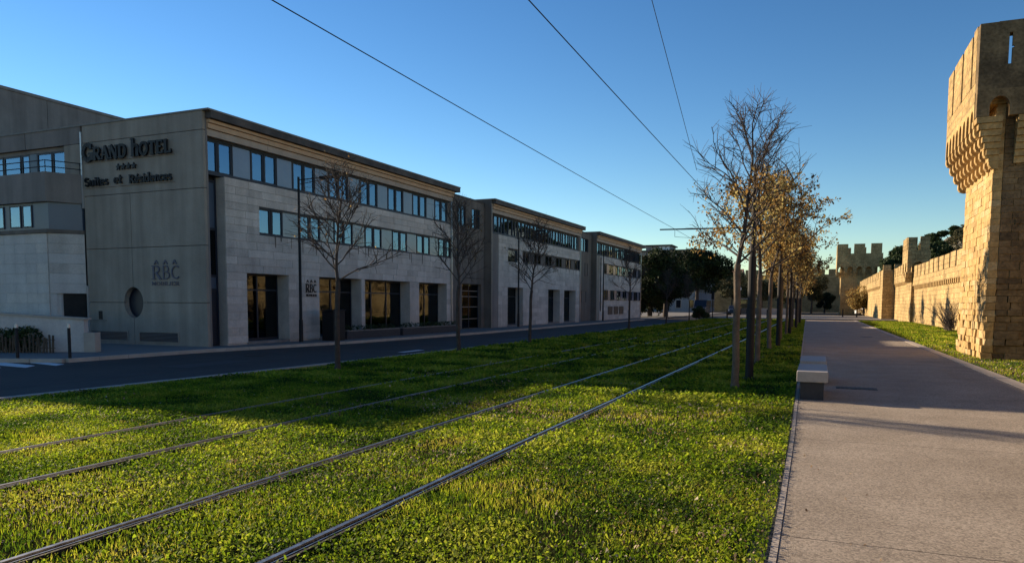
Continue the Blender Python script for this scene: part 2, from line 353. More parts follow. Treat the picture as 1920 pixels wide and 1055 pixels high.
# ------------------------------------------------------------------ rails (grooved tram rails in grass)
for X, lab in ((-3.06, 'rightmost tram rail, nearest the promenade, polished and widest in view'),
               (-4.50, 'second tram rail from the promenade, lying in the lit grass'),
               (-6.40, 'third tram rail from the promenade, thin in the grass'),
               (-7.84, 'leftmost tram rail, nearest the road and its bare trees')):
    t = thing('tram_rail', lab, 'rail', (X, 0, 0), 0, 'grooved tram rails set in the lawn')
    x2 = .12 if X > -5 else .05
    def strip(xa, xb, z0, z1):
        m = MB(); ys = [-10, 8, 20, 30, 45, 81.9]; dx = [0, 0, .06, .10, .10, .02]
        for i in range(len(ys)-1):
            k = .9; m.add([(xa+dx[i]*k,ys[i],z0),(xb+dx[i]*k,ys[i],z0),(xb+dx[i+1]*k,ys[i+1],z0),(xa+dx[i+1]*k,ys[i+1],z0),
                     (xa+dx[i]*k,ys[i],z1),(xb+dx[i]*k,ys[i],z1),(xb+dx[i+1]*k,ys[i+1],z1),(xa+dx[i+1]*k,ys[i+1],z1)],
                     [(4,5,6,7),(0,1,5,4),(2,3,7,6),(1,2,6,5),(3,0,4,7)])
        return m
    strip(-.016, .018, .0, .036).build('rail_head', MT['rail'], t)
    strip(.022, .06, .0, .018).build('groove', MT['rubber'], t)
    strip(.062, .072, .0, .034).build('guard_lip', MT['rail'], t)
    strip(-.06, -.018, .0, .02).build('rubber_edging', MT['rubber'], t)
    strip(.08, .105, .0, .03).build('rubber_edging', MT['rubber'], t)

# ------------------------------------------------------------------ lettering made of strokes
def arc(cx, cy, rx, ry, a0, a1, n=12):
    return [(cx+rx*cos(R(a0+(a1-a0)*i/n)), cy+ry*sin(R(a0+(a1-a0)*i/n))) for i in range(n+1)]
T_, t_ = .17, .085
def serif(x, y, w=.3, h=.06): return ([(x-w/2, y), (x+w/2, y)], h)
G = {
 'G': (.98, [(arc(.5,.5,.4,.45,40,335),T_), ([(.88,.05),(.88,.42)],T_), serif(.82,.42,.4), ([(.82,.98),(.84,.7)],.07)]),
 'R': (.95, [([(.2,0),(.2,1)],T_), serif(.2,.03,.36), serif(.2,.97,.36), ([(.2,.96)]+arc(.5,.72,.24,.23,90,-90,8)+[(.2,.49)],.11), ([(.45,.49),(.82,.03)],T_), serif(.86,.03,.2)]),
 'A': (.95, [([(.1,0),(.47,1)],t_), ([(.43,1),(.82,0)],T_), ([(.22,.34),(.66,.34)],t_), serif(.1,.03,.26), serif(.84,.03,.3)]),
 'N': (1.0, [([(.18,0),(.18,1)],t_), ([(.2,1),(.8,0)],T_), ([(.82,0),(.82,1)],t_), serif(.18,.03,.28), serif(.12,.97,.26), serif(.82,.97,.28)]),
 'D': (.98, [([(.2,0),(.2,1)],T_), ([(.2,.96),(.4,.96)]+arc(.42,.5,.42,.46,90,-90,10)+[(.2,.04)],.13), serif(.14,.03,.26), serif(.14,.97,.26)]),
 'h': (.9, [([(.2,0),(.2,1.3)],T_), serif(.12,1.27,.3), serif(.2,.03,.34), ([(.2,.6)]+arc(.46,.56,.24,.24,120,0,7)+[(.7,0)],T_), serif(.7,.03,.32)]),
 'O': (.98, [(arc(.48,.5,.38,.45,0,360,18),.14)]),
 'T': (.84, [([(.42,0),(.42,1)],T_), ([(.04,.95),(.8,.95)],.1), serif(.42,.03,.34), ([(.06,.95),(.06,.78)],.06), ([(.78,.95),(.78,.78)],.06)]),
 'E': (.82, [([(.2,0),(.2,1)],T_), ([(.08,.95),(.72,.95)],.09), ([(.2,.52),(.56,.52)],.09), ([(.08,.05),(.76,.05)],.09), ([(.72,.95),(.72,.78)],.06), ([(.76,.05),(.76,.24)],.06)]),
 'L': (.82, [([(.2,0),(.2,1)],T_), serif(.2,.97,.34), ([(.08,.05),(.76,.05)],.09), ([(.76,.05),(.76,.26)],.07)]),
 'S': (.72, [(arc(.36,.72,.25,.23,30,270,10)+arc(.36,.26,.26,.23,90,-150,10)[1:],.15)]),
 'B': (.85, [([(.2,0),(.2,1)],t_+.02), ([(.2,.96)]+arc(.45,.74,.2,.22,90,-90,8)+[(.2,.52)],t_), ([(.2,.52)]+arc(.48,.28,.25,.24,90,-90,8)+[(.2,.04)],t_)]),
 'C': (.85, [(arc(.5,.5,.38,.45,50,310,12),.1)]),
 'M': (1.0, [([(.12,0),(.12,1)],t_), ([(.12,1),(.46,.2)],T_), ([(.46,.2),(.8,1)],t_), ([(.82,0),(.82,1)],T_)]),
 'I': (.36, [([(.18,0),(.18,1)],T_)]),
 'u': (.72, [([(.14,.68)]+arc(.36,.24,.2,.22,180,330,8),T_), ([(.58,.68),(.58,.02)],T_)]),
 'i': (.34, [([(.17,0),(.17,.68)],T_), ([(.17,.84),(.17,.98)],T_), serif(.17,.03,.3)]),
 't': (.46, [([(.2,.95)]+[(.2,.2)]+arc(.32,.16,.12,.13,180,300,5),T_), ([(.04,.66),(.42,.66)],.09)]),
 'e': (.66, [([(.1,.36),(.56,.36)],.08), (arc(.33,.34,.24,.31,0,310,12),.13)]),
 's': (.52, [(arc(.26,.5,.16,.15,40,270,8)+arc(.26,.2,.17,.16,90,-140,8)[1:],.12)]),
 'd': (.7, [(arc(.3,.32,.21,.29,0,360,14),.13), ([(.54,0),(.54,1.1)],T_), serif(.46,1.07,.24)]),
 'n': (.72, [([(.16,0),(.16,.68)],T_), ([(.16,.46)]+arc(.37,.45,.19,.2,120,0,6)+[(.56,0)],T_), serif(.16,.03,.26), serif(.56,.03,.26)]),
 'c': (.6, [(arc(.33,.34,.24,.31,45,315,10),.13)]),
}
G['é'] = (G['e'][0], G['e'][1]+[([(.3,.8),(.44,1.02)],.1)])
G['A2'] = G['A']
def glyph_mesh(ch, h, wscale, depth, mt, bold=1.):
    """letter in the local x-z plane, facing -y"""
    m = MB()
    for k, (pts, w) in enumerate(G[ch][1]):
        w *= bold; yo = -.0015*k
        for a, b in zip(pts, pts[1:]):
            ax, az, bx_, bz = a[0]*wscale, a[1]*h, b[0]*wscale, b[1]*h
            dx, dz = bx_-ax, bz-az; l = math.hypot(dx, dz)
            if l < 1e-6: continue
            ux, uz = dx/l, dz/l; nx, nz = -uz*w*h/2, ux*w*h/2; e = w*h*.12
            m.ext([(ax-ux*e-nx,az-uz*e-nz),(bx_+ux*e-nx,bz+uz*e-nz),(bx_+ux*e+nx,bz+uz*e+nz),(ax-ux*e+nx,az-uz*e+nz)], 'y', -depth+yo, 0)
    return m.mesh('letter', mt)
def write(text, parent, x0, z0, h, wide, depth, mt, y=0, heights=None, bold=1., rz=0, name='letter'):
    """text whose total width is wide; returns nothing"""
    adv = [(.5 if c == ' ' else G[c][0])*(heights[i] if heights else 1) for i, c in enumerate(text)]
    ws = wide/sum(adv); p = 0
    for i, c in enumerate(text):
        k = heights[i] if heights else 1
        if c != ' ':
            o = put(name, glyph_mesh(c, h*k, ws*k, depth, mt, bold), parent)
            if rz: o.location = (y, x0+p*ws, z0); o.rotation_euler.z = rz
            else: o.location = (x0+p*ws, y, z0)
        p += adv[i]
def star_mesh(r, depth, mt):
    pts = [((r if i % 2 == 0 else r*.45)*sin(i*pi/5), (r if i % 2 == 0 else r*.45)*cos(i*pi/5)) for i in range(10)]
    return MB().ext(pts, 'y', -depth, 0).mesh('star', mt)

# ------------------------------------------------------------------ hotel blocks
def window(parent, yc0, yc1, z0, z1, xf, fr=.05, curtain=True, glass='glass', depth=.09):
    w = MB(); 
    w.box(xf-depth,xf,yc0,yc0+fr,z0,z1).box(xf-depth,xf,yc1-fr,yc1,z0,z1).box(xf-depth,xf-.003,yc0+fr,yc1-fr,z0,z0+fr).box(xf-depth,xf-.003,yc0+fr,yc1-fr,z1-fr,z1)
    o = w.build('window', MT['frame'], parent)
    MB().box(xf-.05,xf-.042,yc0+fr,yc1-fr,z0+fr,z1-fr).build('pane', MT[glass], o)
    if curtain:
        m = MB(); ya, yb = yc0+fr, yc1-fr; cov = random.choice([(0,1),(0,.45),(.5,1),(0,.3),(0,1)])
        a = ya+(yb-ya)*cov[0]; b = ya+(yb-ya)*cov[1]; n = max(4, int((b-a)/.035)); xs = xf-.2
        for i in range(n):
            y0_, y1_ = a+(b-a)*i/n, a+(b-a)*(i+1)/n; d0 = .02*(i % 2); d1 = .02*((i+1) % 2)
            m.add([(xs+d0,y0_,z0),(xs+d1,y1_,z0),(xs+d1,y1_,z1),(xs+d0,y0_,z1)], [(0,1,2,3)])
        m.build('curtain', MT['curtain'], o)
    return o

def panels(parent, regions, courses, plen, xf, thick, name, mats, limit=300, cnt=None):
    """stone courses: regions = list of (y0,y1) solid spans per course group"""
    rest = [MB() for _ in mats]; cnt = cnt if cnt is not None else [0]
    for (za, zb, n, spans) in courses:
        hgt = (zb-za)/n
        for i in range(n):
            z0, z1 = za+i*hgt, za+(i+1)*hgt
            for (a, b) in spans:
                L0 = plen*random.uniform(.85, 1.15); y = a
                first = True
                while y < b-.01:
                    l = plen*random.uniform(.75, 1.25)*(.5 if first and i % 2 else 1); first = False
                    e = y+l
                    if b-e < .3: e = b
                    k = random.choice([0,0,1,2]); px = xf+random.uniform(-.004,.004)
                    args = (px-thick, px, y+.005, e-.005, z0+.005, z1-.005)
                    if cnt[0] < limit: MB().box(*args).build(name, mats[k], parent); cnt[0] += 1
                    else: rest[k].box(*args)
                    y = e
    for k, r in enumerate(rest):
        if r.v: r.build(name+'_courses', mats[k], parent, kind='stuff')

def subtract(a, b, holes):
    out = []; y = a
    for h0, h1 in sorted(holes):
        if h0 > y: out.append((y, h0))
        y = max(y, h1)
    if y < b: out.append((y, b))
    return out

def cornice_run(parent, y0, y1, seg=3.0):
    tiers = [(7.42,7.67,-.22,.0,'cornice2'),(7.67,7.86,-.22,.07,'cornice'),(7.86,7.985,-.22,.13,'cornice')]
    n = max(1, int(round((y1-y0)/seg))); L2 = (y1-y0)/n
    for i in range(n):
        for (a, b, x0, x1, m) in tiers:
            MB().box(x0, x1, y0+i*L2+.006, y0+(i+1)*L2-.006, a+.01, b-.008).build('cornice_piece', MT[m], parent)
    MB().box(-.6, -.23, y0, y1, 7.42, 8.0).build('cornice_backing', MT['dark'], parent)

def block(base_y, label, L, openings, strip, side_mat, roof_over=.4, strip2=None, first_win=None, slab_w=.16, start=.95, cl_mats=('stone','stone2','stone3'), plen=1.15, panel_limit=300, glazed=False, dark_strip=False):
    """one wing of the hotel, local y = 0 at its near corner"""
    t = thing('hotel_wing', label, 'building', W(0, base_y), -TH)
    S1 = start; ML = [MT[k] for k in cl_mats]
    # core behind
    MB().box(-14, -1.6, .25, L, -.1, 8.0).build('core', MT['room'], t)
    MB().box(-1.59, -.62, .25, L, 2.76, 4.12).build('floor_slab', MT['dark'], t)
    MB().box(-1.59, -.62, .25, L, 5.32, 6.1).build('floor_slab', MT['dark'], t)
    # roof slab with dark fascia
    MB().box(-16, .28, .125, L+roof_over, 8.0, 8.24).build('roof_fascia', MT['fascia'], t)
    MB().box(-16.05, .30, -.03, L+roof_over+.02, 8.243, 8.3).build('roof', MT['roof'], t)
    # structural wall behind the cladding
    x0, x1 = -.58, -.045
    for a, b in subtract(S1, L, openings): MB().box(x0, x1, a, b, -.05, 2.7).build('pier', MT['stone3'], t)
    MB().box(x0, x1, S1, L, 2.703, strip[2]).build('wall', MT['stone3'], t)
    MB().box(x0, x1, S1, L, strip[3], 6.10).build('wall', MT['stone3'], t)
    for a, b in subtract(S1, L, [(strip[0], strip[1])]+([first_win[:2]] if first_win else [])):
        MB().box(x0, x1-.002, a, b, strip[2]+.002, strip[3]-.002).build('wall', MT['stone3'], t)
    opn = list(openings)
    spans0 = subtract(S1, L, opn); full = [(S1, L)]
    mid = subtract(S1, L, [(strip[0], strip[1])]+([first_win[:2]] if first_win else []))
    panels(t, None, [(.06,2.7,9,spans0),(2.7,strip[2],5,full),(strip[2],strip[3],4,mid),(strip[3],6.12,3,full)], plen, 0, .045, 'cladding_panel', ML, panel_limit)
    # upper glazed band
    MB().box(-.5,-.14,.17,L,6.123,6.24).build('sill_band', MT['frame'], t)
    MB().box(-.5,-.2,.17,L,7.36,7.418).build('head_band', MT['frame'], t)
    y = .22; per = 2.375; first = True
    while y < L-.4:
        for (d0, d1, kind) in ((.0,.66,'w'),(.71,1.37,'w'),(1.43,2.33,'p')):
            a, b = y+d0, min(y+d1, L-.02)
            if b-a < .25: continue
            if kind == 'w': window(t, a, b, 6.243, 7.357, -.25)
            elif glazed:
                m_ = (a+b)/2; window(t, a, m_-.02, 6.243, 7.357, -.25); window(t, m_+.02, b, 6.243, 7.357, -.25)
            else: MB().box(-.3,-.262,a,b,6.243,7.357).build('spandrel_panel', MT['panel'], t)
            MB().box(-.32,-.235,b+.003,min(b+.045,L),6.243,7.357).build('mullion', MT['frame'], t)
        y += per
    # middle strip
    z0, z1 = strip[2], strip[3]
    MB().box(-.42,-.02,strip[0],strip[1],z0+.003,z0+.06).build('sill_band', MT['frame'], t)
    MB().box(-.42,-.03,strip[0],strip[1],z1-.06,z1-.003).build('head_band', MT['frame'], t)
    def strip_windows(ya, yb, za, zb, xw=-.09):
        y = ya+.03
        while y < yb-.3:
            for (d0, d1, kind) in ((.0,.68,'w'),(.72,1.38,'w'),(1.42,2.33,'p')):
                a, b = y+d0, min(y+d1, yb-.03)
                if b-a < .2: continue
                if kind == 'w': window(t, a, b, za, zb, xw, curtain=(not dark_strip and random.random() < .5), glass='shopglass' if dark_strip else 'glass')
                else: MB().box(xw-.07,xw-.02,a,b,za,zb).build('spandrel_panel', MT['frame' if dark_strip else 'panel'], t)
            y += per
    strip_windows(strip[0], strip[1], z0+.063, z1-.063)
    if strip2: strip_windows(strip2[0], strip2[1], strip2[2], strip2[3], .06)
    if first_win: window(t, first_win[0], first_win[1], first_win[2], first_win[3], -.1, .07, False)
    # ground floor glazing
    for a, b in openings:
        if first_win == 'x': break
        wd_ = (b-a); n = max(1, int(round(wd_/1.5)))
        f = MB(); zb = .12
        for i in range(n+1):
            yy = a+wd_*i/n; f.box(-.66,-.59, max(a,yy-.035), min(b,yy+.035), zb, 2.69)
        f.box(-.655,-.592,a+.036,b-.036,zb,zb+.07).box(-.655,-.592,a+.036,b-.036,2.05,2.11).box(-.655,-.592,a+.036,b-.036,2.63,2.69)
        sf = f.build('shopfront', MT['frame'], t)
        for i in range(n):
            ya, yb = a+wd_*i/n+.036, a+wd_*(i+1)/n-.036
            MB().box(-.63,-.62,ya,yb,zb+.07,2.05).build('pane', MT['shopglass'], sf)
            MB().box(-.63,-.62,ya,yb,2.11,2.63).build('pane', MT['shopglass'], sf)
            if i == n-1: MB().box(-.78,-.76,ya,yb,zb+.07,2.05).build('blind', MT['blind'], sf)
        MB().box(-.57,.0,a,b,-.02,.1).build('threshold', MT['concrete_dark'], t)
    cornice_run(t, .17, L)
    for i in range(int(L*1.3)):
        ys_ = random.uniform(strip[0]+.2, min(strip[1], L)-.2); w_ = random.uniform(.02,.06); h_ = random.uniform(.12,.6)
        MB().ext([(ys_-w_,strip[2]-.002),(ys_+w_,strip[2]-.002),(ys_+w_*.6,strip[2]-h_),(ys_-w_*.5,strip[2]-h_*.9)], 'x', .0042, .006).build('rain_streak', MT['brownwall'], t)
    MB().tube((.05,L-.25,.0),(.05,L-.25,7.4),.045,.045,8).build('rainwater_pipe', MT['panel'], t)
    return t

A = block(0, 'long nearest wing of the stone hotel with hotel lettering on its end wall', 18.5,
          [(1.96,4.3),(6.25,9.36),(9.65,13.7),(14.65,17.75)], (2.69,18.42,4.18,5.27), 'concrete', panel_limit=290)
# --- A: end wall of concrete panels, round window, vents
yp0, yp1 = 0., .12
cx_, cz_, rx_, rz_ = -3.66, 1.57, .50, .575
jz_ = [-.02, 1.57, 3.6, 5.6, 7.6, 8.0]
g_ = .011
def ell(a0, a1, n=10): return [(cx_+rx_*cos(R(a0+(a1-a0)*i/n)), cz_+rz_*sin(R(a0+(a1-a0)*i/n))) for i in range(n+1)]
x0, x1 = -6.12, .0
def rect(a, b, c, d): return [(a+g_,c+g_),(b-g_,c+g_),(b-g_,d-g_),(a+g_,d-g_)]
wallp = []
xm = cx_
import itertools
def cornered(a, b, c, d, which):
    a_, b_, c_, d_ = a+g_, b-g_, c+g_, d-g_
    tx = math.sqrt(max(0, 1-(g_/rz_)**2))*rx_; tz = math.sqrt(max(0, 1-(g_/rx_)**2))*rz_
    if which == 'bl':   # panel lies below left of the ellipse centre: cut its top right corner
        return [(a_,c_),(b_,c_),(b_,cz_-tz)]+[p for p in ell(270,180)[1:-1]]+[(cx_-tx,d_),(a_,d_)]
    if which == 'br':
        return [(a_,c_),(b_,c_),(b_,d_),(cx_+tx,d_)]+[p for p in ell(360,270)[1:-1]]+[(a_,cz_-tz)]
    if which == 'tl':
        return [(a_,c_),(cx_-tx,c_)]+[p for p in ell(180,90)[1:-1]]+[(b_,cz_+tz),(b_,d_),(a_,d_)]
    return [(a_,d_),(a_,cz_+tz)]+[p for p in ell(90,0)[1:-1]]+[(cx_+tx,c_),(b_,c_),(b_,d_)]
wallp += [cornered(x0,xm,-.02,1.57,'bl'), cornered(xm,x1,-.02,1.57,'br'), cornered(x0,xm,1.57,3.6,'tl'), cornered(xm,x1,1.57,3.6,'tr')]
wallp += [rect(x0,xm,3.6,5.6), rect(xm,x1,3.6,5.6), rect(x0,x1,5.6,7.6), rect(x0,x1,7.6,8.25)]
for p in wallp: MB().ext(p, 'y', yp0, yp1).build('concrete_panel', MT['concrete'], A)
# backing with the round hole as a ring of quads
ring = MB(); n = 24
for i in range(n):
    a0, a1 = 2*pi*i/n, 2*pi*(i+1)/n
    q = [(cx_+rx_*cos(a0)*1.0, cz_+rz_*sin(a0)*1.0), (cx_+rx_*cos(a1), cz_+rz_*sin(a1)), (cx_+rx_*1.12*cos(a1), cz_+rz_*1.12*sin(a1)), (cx_+rx_*1.12*cos(a0), cz_+rz_*1.12*sin(a0))]
    ring.ext(q, 'y', .122, .4)
ring.build('window_reveal', MT['concrete'], A)
MB().box(x0,-4.3,.123,.2,-.02,8.0).box(-3.0,x1-.02,.123,.2,-.02,8.0).box(-4.3,-3.0,.123,.2,2.3,8.0).box(-4.3,-3.0,.123,.2,-.02,.9).build('backing_wall', MT['fascia'], A)
rw = MB(); 
for i in range(n):
    a0, a1 = 2*pi*i/n, 2*pi*(i+1)/n
    rw.ext([(cx_+rx_*.99*cos(a0), cz_+rz_*.99*sin(a0)), (cx_+rx_*.99*cos(a1), cz_+rz_*.99*sin(a1)), (cx_+rx_*.9*cos(a1), cz_+rz_*.9*sin(a1)), (cx_+rx_*.9*cos(a0), cz_+rz_*.9*sin(a0))], 'y', .2, .28)
rw = rw.build('round_window', MT['frame'], A)
MB().ext([(cx_+rx_*.91*cos(2*pi*i/n), cz_+rz_*.91*sin(2*pi*i/n)) for i in range(n)], 'y', .235, .245).build('pane', MT['frame'], rw)
MB().box(-.16,-.0,.123,.2,-.02,8.0).build('corner_strip', MT['concrete_dark'], A)
MB().box(-6.19,-6.12,-.05,.02,5.15,8.02).build('rainwater_pipe', MT['galv'], A)
MB().box(-6.12,-6.06,-.06,.0,.2,2.2).build('rainwater_pipe', MT['galv'], A)
for (a, b, z0, z1) in ((-6.02,-3.98,.12,.50), (-3.42,-1.40,.10,.50)):
    v = MB().box(a,b,-.03,0,z0,z0+.035).box(a,b,-.03,0,z1-.035,z1).box(a,a+.035,-.03,0,z0+.036,z1-.036).box(b-.035,b,-.03,0,z0+.036,z1-.036).build('vent_grille', MT['concrete'], A)
    MB().box(a+.035,b-.035,-.004,-.001,z0+.035,z1-.035).build('vent_back', MT['sign'], v)
    for i in range(6):
        z = z0+.065+i*.05
        MB().ext([(z0,0)]*0 or [(a+.036,z),(b-.036,z),(b-.036,z+.012),(a+.036,z+.012)], 'y', -.024, -.004).build('vent_slat', MT['panel'], v)
MB().box(-5.56,-5.36,-.012,-.001,.92,1.24).build('meter_hatch', MT['sign'], A)
MB().box(-6.05,-5.15,-.03,0,.87,.90).build('ledge', MT['concrete_dark'], A)
# --- A: the recessed glazed column beside the corner
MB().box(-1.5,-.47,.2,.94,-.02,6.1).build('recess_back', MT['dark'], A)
rc = MB().box(-.46,-.4,.2,.26,0,6.1).box(-.46,-.4,.86,.93,0,6.1)
for z in (2.0,2.5,4.2,5.9): rc.box(-.455,-.405,.262,.858,z,z+.09)
rc = rc.build('recess_frame', MT['frame'], A)
MB().box(-.44,-.43,.26,.86,4.29,5.9).build('blue_panel', MT['blue'], rc)
MB().box(-.44,-.43,.26,.86,2.59,4.2).build('pane', MT['shopglass'], rc)
MB().box(-.44,-.43,.26,.86,2.09,2.5).build('blue_panel', MT['blue'], rc)
MB().box(-.44,-.43,.26,.86,.02,2.0).build('door', MT['frame'], rc)
# --- A: left part with balcony
for (a, b) in ((-9.4,-6.2),(-12.6,-9.42),(-15.8,-12.62)):
    MB().box(a,b-.02,yp0,yp1,7.61,8.24).build('concrete_panel', MT['concrete_dark'], A)
MB().box(-7.15,-6.2,.0,.12,6.3,7.59).build('concrete_panel', MT['concrete'], A)
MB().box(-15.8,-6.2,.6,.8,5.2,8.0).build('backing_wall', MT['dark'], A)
MB().box(-15.8,-7.16,.13,.6,7.45,7.6).build('lintel', MT['concrete_dark'], A)
for (a, b) in ((-8.03,-7.19),(-8.95,-8.07),(-9.9,-9.4),(-11.0,-9.95),(-12.2,-11.05),(-13.4,-12.25)):
    f = MB().box(a,a+.05,.14,.2,6.1,7.44).box(b-.05,b,.14,.2,6.1,7.44).box(a+.05,b-.05,.141,.199,6.1,6.15).box(a+.05,b-.05,.141,.199,7.39,7.44).build('window', MT['frame'], A)
    MB().box(a+.05,b-.05,.17,.178,6.15,7.39).build('pane', MT['glass'], f)
    MB().box(a+.05,a+(b-a)*.6,.3,.32,6.1,7.44).build('curtain', MT['curtain'], f)
MB().box(-9.38,-8.97,.14,.2,6.1,7.44).build('spandrel_panel', MT['blue'], A)
front = [(-15.8,-1.1),(-6.75,-1.1),(-6.16,-.02),(-6.16,.1),(-15.8,.1)]
MB().prism([(-15.8,-1.1),(-6.75,-1.1),(-6.2,-.02),(-6.32,.05),(-6.85,-.96),(-15.8,-.96)], 5.33, 6.42).build('balcony_parapet', MT['concrete_dark'], A)
MB().prism([(-15.8,-.95),(-6.86,-.95),(-6.36,.1),(-15.8,.6)], 5.34, 5.5).build('balcony_floor', MT['concrete_dark'], A)
rl = MB()
for z in (6.62, 6.85):
    rl.tube((-15.8,-1.03,z),(-6.8,-1.03,z),.018,.018,6).tube((-6.8,-1.03,z),(-6.25,-.0,z),.018,.018,6)
for p in ((-6.8,-1.03),(-6.27,-.03),(-8.2,-1.03),(-9.6,-1.03),(-11,-1.03)): rl.tube((p[0],p[1],6.42),(p[0],p[1],6.87),.014,.014,6)
rl.build('balcony_railing', MT['steel'], A)
MB().prism([(-15.8,-.95),(-6.85,-.95),(-6.28,.0),(-6.28,.1),(-15.8,.1)], 4.32, 5.325).build('blue_panel_band', MT['blue'], A)
MB().prism([(-15.8,-1.08),(-6.76,-1.08),(-6.2,-.03),(-6.2,.1),(-15.8,.1)], 4.17, 4.31).build('ledge', MT['brownwall'], A)
for a, b in ((-8.3,-7.75),(-9.05,-8.4),(-10.1,-9.4)):
    f = MB().box(a,a+.05,-.985,-.955,4.4,5.25).box(b-.05,b,-.985,-.955,4.4,5.25).box(a+.05,b-.05,-.984,-.956,4.4,4.45).box(a+.05,b-.05,-.984,-.956,5.2,5.25).build('window', MT['frame'], A)
    MB().box(a+.05,b-.05,-.972,-.965,4.45,5.2).build('pane', MT['glass'], f)
# lower pale block wall, in courses, with the dark doorway in its chamfer
MB().prism([(-15.8,-.97),(-6.9,-.97),(-6.72,-.68),(-6.72,.1),(-15.8,.1)], -.02, 4.165).build('lower_wall_core', MT['paleblock'], A)
ch0, ch1 = Vector((-6.86,-.99)), Vector((-6.2,.0))
for i in range(11):
    z0 = .02+i*.377; z1 = z0+.371; x = -6.9; off = .5*(i % 2)
    k = 0
    while x > -15.6:
        l = 1.25 if not (k == 0 and off) else .65; k += 1
        MB().box(x-l+.004, x-.004, -1.02, -.972, z0, min(z1,4.16)).build('wall_block', random.choice([MT['paleblock'], MT['stone2']]), A); x -= l
    if z0 > 1.9:
        d = (ch1-ch0); n2 = Vector((d.y,-d.x)).normalized()*.04
        MB().prism([ch0+n2, ch1+n2, ch1-n2*2, ch0-n2*2], z0, min(z1,4.16)).build('wall_block', random.choice([MT['paleblock'], MT['stone']]), A)
MB().prism([(-6.86,-.99),(-6.74,-.81),(-6.9,-.7),(-7.0,-.9)], .02, 1.9).build('door_jamb', MT['paleblock'], A)
MB().prism([(-6.7,-.6),(-6.25,.05),(-6.4,.1),(-6.8,-.5)], .02, 1.9).build('doorway', MT['dark'], A)

# --- hotel sign on the end wall
sg = thing('hotel_sign', 'black serif lettering GRAND HOTEL Suites et Résidences with four stars on end wall', 'sign', W(0, 0), -TH)
write('GRAND hOTEL', sg, -6.02, 6.90, .46, 4.62, .07, MT['sign'], -.05, [1.35,1.02,1.02,1.02,1.02,1,1.05,1.02,1.02,1.02,1.02], 1.55)
for i in range(4): put('star', star_mesh(.13, .05, MT['sign']), sg, (-4.15+i*.27, -.03, 6.57+.0*i))
write('Suites', sg, -6.0, 5.97, .30, 1.30, .05, MT['sign'], -.03, None, 1.45)
write('et', sg, -4.42, 5.99, .30, .45, .05, MT['sign'], -.03, None, 1.45)
write('Résidences', sg, -3.62, 5.95, .30, 2.16, .05, MT['sign'], -.03, None, 1.45)
rs = [('letter_rail',(-6.02,-1.36,6.86)),('letter_rail',(-6.02,-1.38,5.9))]
for nme, (a, b, z) in rs: MB().box(a,b,-.028,-.002,z-.02,z).build(nme, MT['concrete_dark'], sg)
sr = thing('shop_sign', 'large grey RBC letters with small peaks above, low on the end wall', 'sign', W(0, 0), -TH)
write('RBC', sr, -2.66, 2.42, .5, 1.4, .03, MT['signgrey'], -.012, None, .9)
for i in range(3): put('peak', MB().ext([(-.12,0),(-.02,.16),(.02,.16),(.12,0),(.07,0),(0,.1),(-.07,0)], 'y', -.03, 0).mesh('peak', MT['signgrey']), sr, (-2.42+i*.46, -.012, 2.96))
write('MOBILIER', sr, -2.66, 2.20, .13, 1.36, .02, MT['signgrey'], -.012, None, 1.0)
s2 = thing('shop_sign', 'small black RBC letters on the stone pier behind the lamp post', 'sign', W(0, 0), -TH)
write('RBC', s2, 5.32, 2.02, .36, .72, .02, MT['sign'], .012, None, 1.1, pi/2)
for i in range(3): put('peak', MB().ext([(-.08,0),(-.02,.11),(.02,.11),(.08,0),(.05,0),(0,.06),(-.05,0)], 'y', -.02, 0).mesh('peak', MT['sign']), s2, (.012, 5.46+i*.24, 2.44), pi/2)
write('MOBILIER', s2, 5.34, 1.86, .09, .70, .02, MT['sign'], .012, None, 1.2, pi/2)

# --- links and further wings
def link(parent, y0, y1, x, top, mt, wins, door=None, lower=None):
    holes = sorted([w[:2] for w in wins])
    z0, z1 = wins[0][2], wins[0][3]
    MB().box(-14,x-.3,y0,y1,-.02,top-.05).build('core', MT['room'], parent)
    MB().box(-14,x+.02,y0+.002,y1,top-.12,top).build('parapet', MT['fascia'], parent)
    MB().box(x-.3,x,y0+.002,y1,z1,top-.121).build('wall', MT[mt], parent)
    for a, b in subtract(y0+.002, y1, holes): MB().box(x-.3,x,a,b,z0,z1-.002).build('wall', MT[mt], parent)
    zlow = door[3] if door else 0
    MB().box(x-.3,x,y0+.002,y1,zlow,z0-.002).build('wall', MT[mt], parent)
    if door:
        for a, b in subtract(y0+.002, y1, [door[:2]]): MB().box(x-.3,x,a,b,-.02,zlow-.002).build('wall', MT[mt], parent)
        dr = MB().box(x-.28,x-.22,door[0],door[0]+.06,0,door[3]).box(x-.28,x-.22,door[1]-.06,door[1],0,door[3]).box(x-.28,x-.22,(door[0]+door[1])/2-.03,(door[0]+door[1])/2+.03,0,door[3]).build('shopfront', MT['frame'], parent)
        for z in (.6,1.35,2.0,2.35): MB().box(x-.27,x-.24,door[0]+.06,door[1]-.06,z,z+.035).build('shelf', MT['concrete'], dr)
        MB().box(x-.25,x-.245,door[0]+.06,door[1]-.06,.05,door[3]-.05).build('pane', MT['shopglass'], dr)
    for w in wins:
        m = (w[0]+w[1])/2
        window(parent, w[0], m, w[2], w[3], x-.05); window(parent, m, w[1], w[2], w[3], x-.05)
link(A, 18.5, 23.72, -.5, 8.08, 'brownwall', [(20.1,21.16,6.28,7.5),(21.97,23.11,6.28,7.5)], (20.6,23.3,0,2.8))
B = block(23.75, 'middle wing of the stone hotel, between two brown recessed links', 18.55,
          [(2.65,5.4),(10.5,13.2),(14.2,17.2)], (5.3,18.4,4.45,5.35), 'brownwall', first_win=(2.7,4.5,4.1,5.3), start=1.15, panel_limit=280, glazed=True, dark_strip=True)
